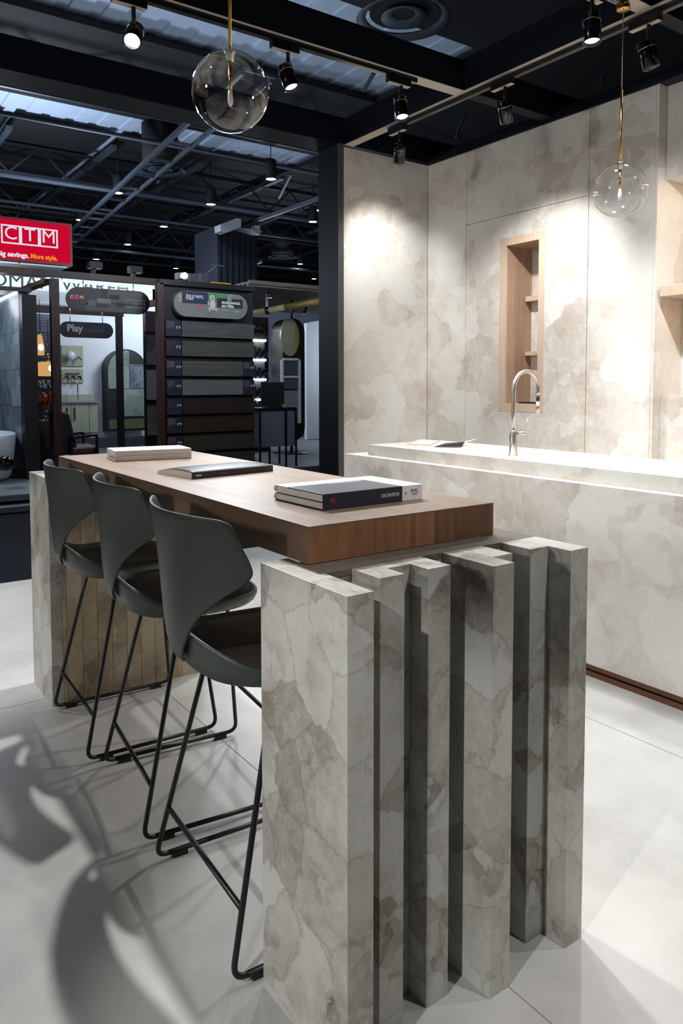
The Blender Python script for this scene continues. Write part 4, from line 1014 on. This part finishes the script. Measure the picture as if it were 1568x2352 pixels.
# lounge chair
V = 9.6; c0 = at(190, 1030, 'y', V)
lc = empty('lounge_chair', (c0.x, V, 0), 'black framed lounge chair with a burgundy seat cushion, between two posts', 'chair')
sx0 = at(148, 1020, 'y', V).x; sx1 = at(214, 1020, 'y', V).x; sz = at(190, 1022, 'y', V).z
burg = plain('burgundy leather', rgb(84, 36, 48), .45, var=.2)
MB().box(sx0+.02, sx1, V-.28, V+.28, sz-.12, sz).build('seat_cushion', burg, lc, bevel=.03)
zb2 = at(150, 948, 'y', V).z
MB().prism([(sx0-.14, sz-.1), (sx0+.12, sz-.1), (sx0+.0, zb2), (sx0-.14, zb2+.04)], 'y', V-.27, V+.27).build('backrest', black_wood, lc, bevel=.02)
for yy in (V-.31, V+.31):
    m = MB(); az = at(190, 997, 'y', V).z; m.bar((sx0-.02, yy, az-.03), (sx1-.04, yy, az), .03); m.bar((sx1-.045, yy, 0), (sx1-.045, yy, az), .03); m.bar((sx0, yy, 0), (sx0, yy, az), .03)
    m.build('arm_frame', black, lc)
# stack of stone samples
V = 9.0
ss = empty('stone_sample_rack', (at(352, 900, 'y', V).x, V, 0), 'narrow black rack of grey stone samples left of the plank display', 'display stand')
x0, x1 = at(336, 880, 'y', V).x, at(364, 880, 'y', V).x
MB().box(x0, x1, V+.03, V+.1, 0, at(350, 715, 'y', V).z).build('back', black_wood, ss)
for (p0, p1, mt) in ((770, 838, slate), (850, 918, plain('pale concrete sample', rgb(140, 144, 148), .6)), (932, 1000, slate)):
    MB().box(x0+.01, x1-.005, V, V+.029, at(350, p1, 'y', V).z, at(350, p0, 'y', V).z).build('stone_sample', mt, ss)
MB().box(x0, x1-.005, V, V+.029, at(350, 762, 'y', V).z, at(350, 715, 'y', V).z).build('label_card', plain('plum card', rgb(86, 66, 82), .5), ss)
# ------------------------------------------------------------------ plank display stand
V = 8.0
ds = empty('plank_display_stand', (3.6, V, 0), 'tall black display stand with seven wood plank samples and label cards', 'display stand')
X = lambda p, q=880: at(p, q, 'y', V).x
Zc = lambda p, q=480: at(q, p, 'y', V).z
MB().box(X(364), X(377), V-.02, V+.08, 0, Zc(650, 370)).build('post', brown_post, ds)
MB().box(X(377)+.001, X(584), V+.03, V+.12, 0, Zc(662)).build('back_board', black_wood, ds)
MB().box(X(370), X(586), V-.02, V+.14, Zc(662)+.001, Zc(650)).build('top_shelf', black_wood, ds)
def wr_(c1, c2, nm): return wood(nm, rgb(*c1), rgb(*c2), (2.2, 30, 34), .5)
pm = [wr_((98, 104, 106), (66, 72, 76), 'grey plank'), wr_((88, 92, 86), (70, 73, 68), 'green grey plank'), wr_((106, 106, 102), (70, 70, 68), 'rough grey plank'), wr_((118, 122, 124), (92, 97, 100), 'pale grey plank'), wr_((54, 42, 38), (40, 31, 29), 'dark brown plank'), wr_((66, 48, 36), (42, 31, 26), 'brown plank'), wr_((72, 66, 56), (50, 46, 40), 'olive brown plank')]
zt_ = [740, 784, 829, 872, 915, 957, 999]
cardm = plain('navy label card', rgb(42, 46, 68), .5, var=.1); pinkm = plain('pink label print', rgb(150, 44, 72), .6); lightm = plain('pale label print', rgb(150, 156, 168), .6)
for i, py in enumerate(zt_):
    z1 = Zc(py); z0 = Zc(py+35); xr = X(584) if i not in (2, 3) else X(558)
    MB().box(X(419), xr, V, V+.025, z0, z1).build('plank_sample', pm[i], ds)
    MB().box(X(419), xr, V-.004, V+.02, z1+.0005, z1+.007).build('shelf_lip', hall_steel, ds)
    def card(a, b):
        c_ = MB().box(a, b, V+.001, V+.02, z0, z1).build('label_card', cardm, ds); w_ = b-a; h_ = z1-z0
        MB().box(a+w_*.05, a+w_*.55, V-.002, V+.0005, z0+h_*.55, z1-.01).build('card_picture', plain('card picture %d' % (i % 3), rgb(*((84, 70, 82), (60, 44, 50), (96, 84, 84))[i % 3]), .6), c_)
        MB().box(a+w_*.06, a+w_*.3, V-.004, V-.0021, z0+h_*.46, z0+h_*.53).build('card_mark', pinkm, c_)
        m = MB()
        for q in (.76, .88): m.lathe([(0, 0), (.022, 0), (.022, .002), (0, .002)], (a+w_*q, V-.001, z0+h_*.55), 12, (0, -1, 0))
        m.build('card_icons', lightm, c_)
    card(X(382), X(417))
    if i in (2, 3): card(X(559), X(584))
MB().box(X(419), X(584), V, V+.025, Zc(1075), Zc(1041)).build('plank_sample', pm[6], ds)
# poster on the stand
V = 7.93; x0, x1, z0, z1 = Rc(400, 672, 568, 730, V)
po = empty('vinyl_poster', ((x0+x1)/2, V, z0), 'capsule poster of a baby in white on a grey floor, atop the plank display', 'poster')
MB().prism(capsule(x0, x1, z0, z1, 20), 'y', V, V+.0995).build('board', plain('grey floor print', rgb(126, 130, 128), .5, var=.25, scale=5), po)
XX = (x0, x1-x0, z0, z1-z0, V)
def pp(name, col, a, b, c_, d_, k=1): return pr7(name, col, a, b, c_, d_, k, po, XX)
pp('print_wall', (150, 156, 156), .06, .10, .55, .85); pp('navy_panel', (44, 50, 84), .10, .45, .52, .985); pp('print_garden', (84, 140, 96), .45, .75, .74, .97); pp('print_dark_wall', (40, 44, 44), .57, .93, .44, .80, 2); pp('print_window', (140, 146, 146), .71, .77, .5, .96, 3); pp('pink_bar', (206, 84, 116), .27, .385, .44, .51, 2)
pp('gold_bar', (190, 190, 120), .155, .178, .66, .88, 2); pp('print_bar', (150, 156, 156), .63, .74, .29, .34, 2); pp('green_mark', (100, 160, 90), .74, .80, .27, .36, 2); pp('print_bar', (170, 174, 172), .81, .88, .27, .32, 2)
L8 = x1-x0; H8 = z1-z0
text('lettering', 'ELF', H8*.25, (x0+L8*.188, V-.006, z0+H8*.62), txt_white, po, bold=.002, width=L8*.072); text('lettering', 'VINYL.', H8*.16, (x0+L8*.272, V-.006, z0+H8*.71), txt_white, po, bold=.001, width=L8*.118)
text('lettering', 'SMALL HANDS,', H8*.13, (x0+L8*.63, V-.009, z0+H8*.56), txt_white, po, bold=.002, width=L8*.265); text('lettering', 'BIG MESS.', H8*.13, (x0+L8*.63, V-.009, z0+H8*.42), txt_white, po, bold=.002, width=L8*.175)
def blob(name, col, cx_, cz_, rx, rz, k):
    MB().prism([(x0+L8*cx_+rx*math.cos(2*PI*q/20), z0+H8*cz_+rz*math.sin(2*PI*q/20)) for q in range(20)], 'y', V-.003-.002*k, V-.0015-.002*k).build(name, plain('print %s' % (col,), rgb(*col), .6), po)
u_ = H8*.1
blob('print_body', (206, 206, 200), .51, .52, u_*1.15, u_*2.1, 1); blob('print_hood', (200, 208, 204), .50, .78, u_*1.05, u_*1.25, 2); blob('print_face', (176, 150, 132), .503, .77, u_*.62, u_*.8, 3); blob('print_leg', (188, 178, 168), .465, .34, u_*.55, u_*1.1, 2); blob('print_leg', (188, 178, 168), .555, .33, u_*.9, u_*.6, 2); blob('print_arm', (196, 180, 168), .45, .56, u_*.4, u_*.9, 2)
# ------------------------------------------------------------------ slatted canopy and the grey stand on the right
cy0, cy1 = 9.2, 12.6; zc_ = at(600, 700, 'y', cy0+1.5).z
cn = empty('slatted_canopy', (6, 11, zc_), 'brown grey slatted timber canopy over the grey stand, left of the navy column', 'canopy')
cx0 = at(574, 690, 'y', cy0).x; zc0 = at(650, 655, 'y', cy0).z
MB().box(cx0, 9.5, cy0, cy0+.05, zc0-.02, zc0+.04).build('fascia', slat_wood, cn)
y = cy0+.06; 
while y < cy1:
    MB().box(cx0, 9.5, y, y+.07, zc0-.05, zc0-.001).build('slat', slat_wood, cn); y += .135
MB().box(cx0, 9.5, cy0+.051, cy1, zc0, zc0+.02).build('backing', black_wood, cn)
a = at(583, 719, 'y', 10.2); b = at(742, 690, 'y', 9.3)
bmb = empty('round_rail', (a+b)/2, 'round pale yellow timber rail slanting under the canopy', 'rail')
MB().tube([a, a*.55+b*.45], .055, 14).build('pole', plain('pale timber', rgb(170, 160, 120), .5, var=.2), bmb); MB().tube([a*.55+b*.45, b], .055, 14).build('pole', plain('gold timber', rgb(130, 112, 56), .4, var=.3), bmb)
q = a*.8+b*.2; MB().tube([q-(b-a).normalized()*.03, q+(b-a).normalized()*.03], .068, 14).build('strap', black, bmb); MB().box(q.x-.012, q.x+.012, q.y-.045, q.y+.045, q.z, zc0-.0502).build('hanger', black, bmb)
gw = panel('partition_wall', grey_wall, 575, 690, 760, 990, 14.6, .15, label='slate grey wall at the back of the stand under the canopy', cat='partition')
V = 13.2; x0 = at(704, 860, 'y', V).x
m = MB(); za = at(704, 742, 'y', V).z; zb_ = at(742, 735, 'y', V).z; m.prism([(x0, .02), (x0+3, .02), (x0+3, zb_+.9), (at(742, 735, 'y', V).x, zb_), (x0, za)], 'y', V, V+.1)
tag(m.build('partition_wall', white_wall), 'lighter white wall panel immediately left of the navy column', 'partition')
bx('floor_stand', plain('grey stand floor', rgb(104, 112, 120), .5, var=.1), 5.2, 16, 8.6, 14.5, -.009, .008, kind='structure')
bx('floor_stand', plain('blue grey stand floor', rgb(84, 92, 104), .6, var=.1), 2.0, 5.19, 9.2, 14.0, -.009, .008, kind='structure')
# RAL tower with lit shelves
V = 11.2; x0, x1, _, zt_ = Rc(572, 728, 620, 960, V)
rt = empty('lit_shelf_tower', ((x0+x1)/2, V, 0), 'slatted brown tower with brightly lit shelves and a small dark name plate', 'display tower')
MB().box(x0, x1, V+.06, V+.4, 0, zt_).build('body', black_wood, rt)
n = 7
zs0 = at(600, 778, 'y', V).z
for i in range(n):
    a = x0+(x1-x0)*i/n; MB().box(a+.015, a+(x1-x0)/n-.015, V+.02, V+.0595, zs0, zt_).build('slat', slat_wood, rt)
MB().box(x0, x0+(x1-x0)*.72, V+.0, V+.019, at(600, 765, 'y', V).z, at(600, 744, 'y', V).z).build('name_plate', hall_black, rt)
text('lettering', 'RAL', .125, (at(582, 760, 'y', V).x, V-.004, at(600, 761, 'y', V).z), plain('lilac print', rgb(130, 134, 170), .6), rt)
for i, (p0, p1) in enumerate(((779, 824), (824, 869), (869, 915), (915, 945))):
    z1 = at(600, p0, 'y', V).z; z0 = at(600, p1, 'y', V).z
    MB().box(x0+.02, x1-.09, V+.04, V+.0595, z0+.005, z1-.005).build('niche_back', plain('grey stone print', rgb(120, 128, 132), .6, var=.3, scale=6), rt)
    MB().box(x0+.02, x1-.09, V-.02, V+.0395, z1-.045, z1-.005).build('light_bar', cool_led, rt)
    m = MB()
    for k in range(3):
        cx_ = x0+.12+k*.11; m.lathe([(0, 0), (.045, 0), (.055, .08), (.03, .18), (.04, .22-.03*k), (0, .24-.03*k)], (cx_, V+.01, z0+.0055), 12)
    m.build('ornament', hall_steel, rt)
# capsule ring with round mirror
V = 10.4; x0, x1, z0, z1 = Rc(646, 731, 703, 1012, V)
cr = empty('capsule_stand', ((x0+x1)/2, V, z0), 'tall black capsule-shaped stand with an oval mirror and strip samples', 'display stand')
hw_ = (x1-x0-.06)/2; xc_ = x1-hw_
MB().prism([(xc_+hw_*math.cos(PI*q/18), z1-hw_+hw_*math.sin(PI*q/18)) for q in range(19)]+[(xc_-hw_*math.cos(PI*q/18), z0+hw_-hw_*math.sin(PI*q/18)) for q in range(19)], 'y', V+.05, V+.45).build('body', black_wood, cr)
MB().tube([((x0+x1)/2+.1, V+.25, 0.01), ((x0+x1)/2+.1, V+.25, z0+.05)], .03, 10).build('stem', black, cr); MB().lathe([(0, 0), (.34, 0), (.34, .012), (0, .012)], ((x0+x1)/2+.1, V+.25, .0085), 28).build('foot', black, cr)
mx0, mx1, mz0, mz1 = Rc(645, 731, 687, 818, V)
MB().prism([((mx0+mx1)/2+(mx1-mx0)/2*math.cos(2*PI*q/36), (mz0+mz1)/2+(mz1-mz0)/2*math.sin(2*PI*q/36)) for q in range(36)], 'y', V+.0, V+.049).build('mirror_disc', plain('pale mirror picture', rgb(158, 152, 138), .35, var=.2, scale=2), cr)
MB().prism([((mx0+mx1)/2+(mx1-mx0)/2*.97*math.cos(a), (mz0+mz1)/2+(mz1-mz0)/2*.97*math.sin(a)) for a in [(-.9+2.0*q/14) for q in range(15)]], 'y', V-.003, V-.0005).build('mirror_print', plain('yellow mirror print', rgb(150, 132, 60), .4, var=.3), cr)
MB().tube([((mx0+mx1)/2+.1, V+.1, mz1-.02), ((mx0+mx1)/2+.1, V+.1, min(mz1+.36, zc0-.052))], .02, 8).build('hanger', black, cr)
for i, (p0, p1) in enumerate(((828, 862), (868, 895))):
    xa, xb, za, zb_ = Rc(652, p0, 686, p1, V); m = MB(); k = 0; xx = xa
    while xx < xb: m.box(xx, xx+.012, V+.02, V+.049, za+random.uniform(0, .02), zb_); xx += .017
    m.build('strip_samples', plain('blue grey strips', rgb(76, 88, 104), .5, var=.4, scale=40), cr); 
    MB().box(xa, xb, V-.01, V+.049, zb_+.001, zb_+.04).build('shelf', silver if 0 else white_wall, cr)
xa, xb, za, zb_ = Rc(652, 897, 686, 960, V); MB().box(xa, xb, V+.02, V+.049, za, zb_).build('lower_panel', plain('grey mottled sample', rgb(120, 128, 136), .5, var=.4, scale=12), cr)
for pq in (649, 688): MB().box(at(pq, 900, 'y', V).x-.02, at(pq, 900, 'y', V).x+.02, V-.01, V+.0495, za-.1, at(650, 826, 'y', V).z).build('upright', white_wall, cr)
# small canopy spots
for i, (px, p0, p1, v) in enumerate(((618, 672, 686, 9.4), (700, 700, 722, 10.5))):
    c0 = at(px, p1, 'y', v); c1 = at(px, p0, 'y', v)
    t = empty('canopy_spotlight', c0, 'small black tube spotlight under the canopy, '+('on the left' if i == 0 else 'next to the navy column'), 'spotlight', 'tube spotlights under the slatted canopy')
    MB().tube([c0+Vector((0, 0, .02)), c1], .045, 14).build('tube', black, t); MB().tube([c0, c0+Vector((0, 0, .019))], .046, 14).build('lit_rim', white_wall, t)
    if c1.z < zc0-.05: MB().tube([c1, (c1.x, c1.y, zc0-.05)], .01, 6).build('stem', black, t)
# console table with black screen
V = 8.7; x0, x1, z0, z1 = Rc(594, 938, 682, 1026, V)
ct = empty('grey_plinth_table', ((x0+x1)/2, V+.2, 0), 'grey concrete box table on thin black legs, right of the plank display', 'table')
MB().box(x0+.03, x1-.02, V+.02, V+.5, z0, z1-.02).build('box', plain('grey concrete', rgb(88, 96, 110), .6, var=.2, scale=6), ct)
MB().box(x0, x1, V, V+.52, z1-.019, z1+.01).build('top', black, ct)
for xx in (x0+.02, x1-.2, x1-.02):
    for yy in (V, V+.5): MB().bar((xx, yy, 0), (xx, yy, z1-.02), .025).build('leg', black, ct)
xs0, xs1, zs0, zs1 = Rc(601, 877, 653, 934, V+.2)
mo = empty('monitor', ((xs0+xs1)/2, V+.22, z1+.01), 'black screen seen from behind, standing on the grey concrete box table', 'monitor')
MB().box(xs0, xs1, V+.2, V+.24, z1+.05, zs1).build('screen', black_wood, mo, bevel=.01); MB().box((xs0+xs1)/2-.12, (xs0+xs1)/2+.12, V+.12, V+.34, z1+.0105, z1+.049).build('foot', black_wood, mo)
# gear on top of the display stand
V = 8.1; c0 = at(455, 640, 'y', V)
gg_ = empty('lamp_clamp', (at(452, 648, 'y', V).x, V, Zc(650)), 'small grey clamp and lamp arm on top of the display stand', 'lamp arm')
zz0 = at(480, 650, 'y', 8.0).z+.001
MB().box(at(438, 648, 'y', V).x, at(456, 648, 'y', V).x, V, V+.08, zz0, zz0+.12).build('clamp', hall_pipe, gg_); MB().box(at(462, 648, 'y', V).x, at(478, 648, 'y', V).x, V, V+.08, zz0, zz0+.14).build('clamp', hall_pipe, gg_)
MB().bar((at(474, 640, 'y', V).x, V+.04, zz0+.12), at(497, 609, 'y', V), .02).build('arm', hall_pipe, gg_); MB().bar(at(486, 607, 'y', V), at(514, 612, 'y', V), .02).build('head', hall_pipe, gg_)
MB().prism([(at(480, 647, 'y', V).x, zz0), (at(530, 650, 'y', V).x, zz0), (at(528, 646, 'y', V).x, zz0+.03), (at(484, 644, 'y', V).x, zz0+.03)], 'y', V-.02, V+.02).build('yellow_strap', plain('yellow strap', rgb(190, 140, 10), .5), gg_)
# unseen point lights added to fill the stands; first fills table side from left
for (x, y, z, e, c_) in ((-6.0, 2.2, 2.6, 330, (1, .97, .93)), (1.1, 9.0, 2.35, 14, (.9, .92, 1)), (4.9, 12.6, 2.7, 110, (.85, .93, 1)), (2.6, 11.0, 2.6, 30, (.8, .9, 1)), (9.6, 12.0, 1.9, 60, (.82, .92, 1)), (.2, 8.2, 2.6, 130, (.7, .85, 1)), (3.0, 6.2, 3.2, 130, (.85, .93, 1)), (5.6, 7.6, 2.9, 60, (.85, .93, 1))):
    L = bpy.data.lights.new('stand_fill_light', 'POINT'); L.energy = e; L.shadow_soft_size = .3; L.color = c_
    o = bpy.data.objects.new('stand_fill_light', L); COL.objects.link(o); o.location = (x, y, z)
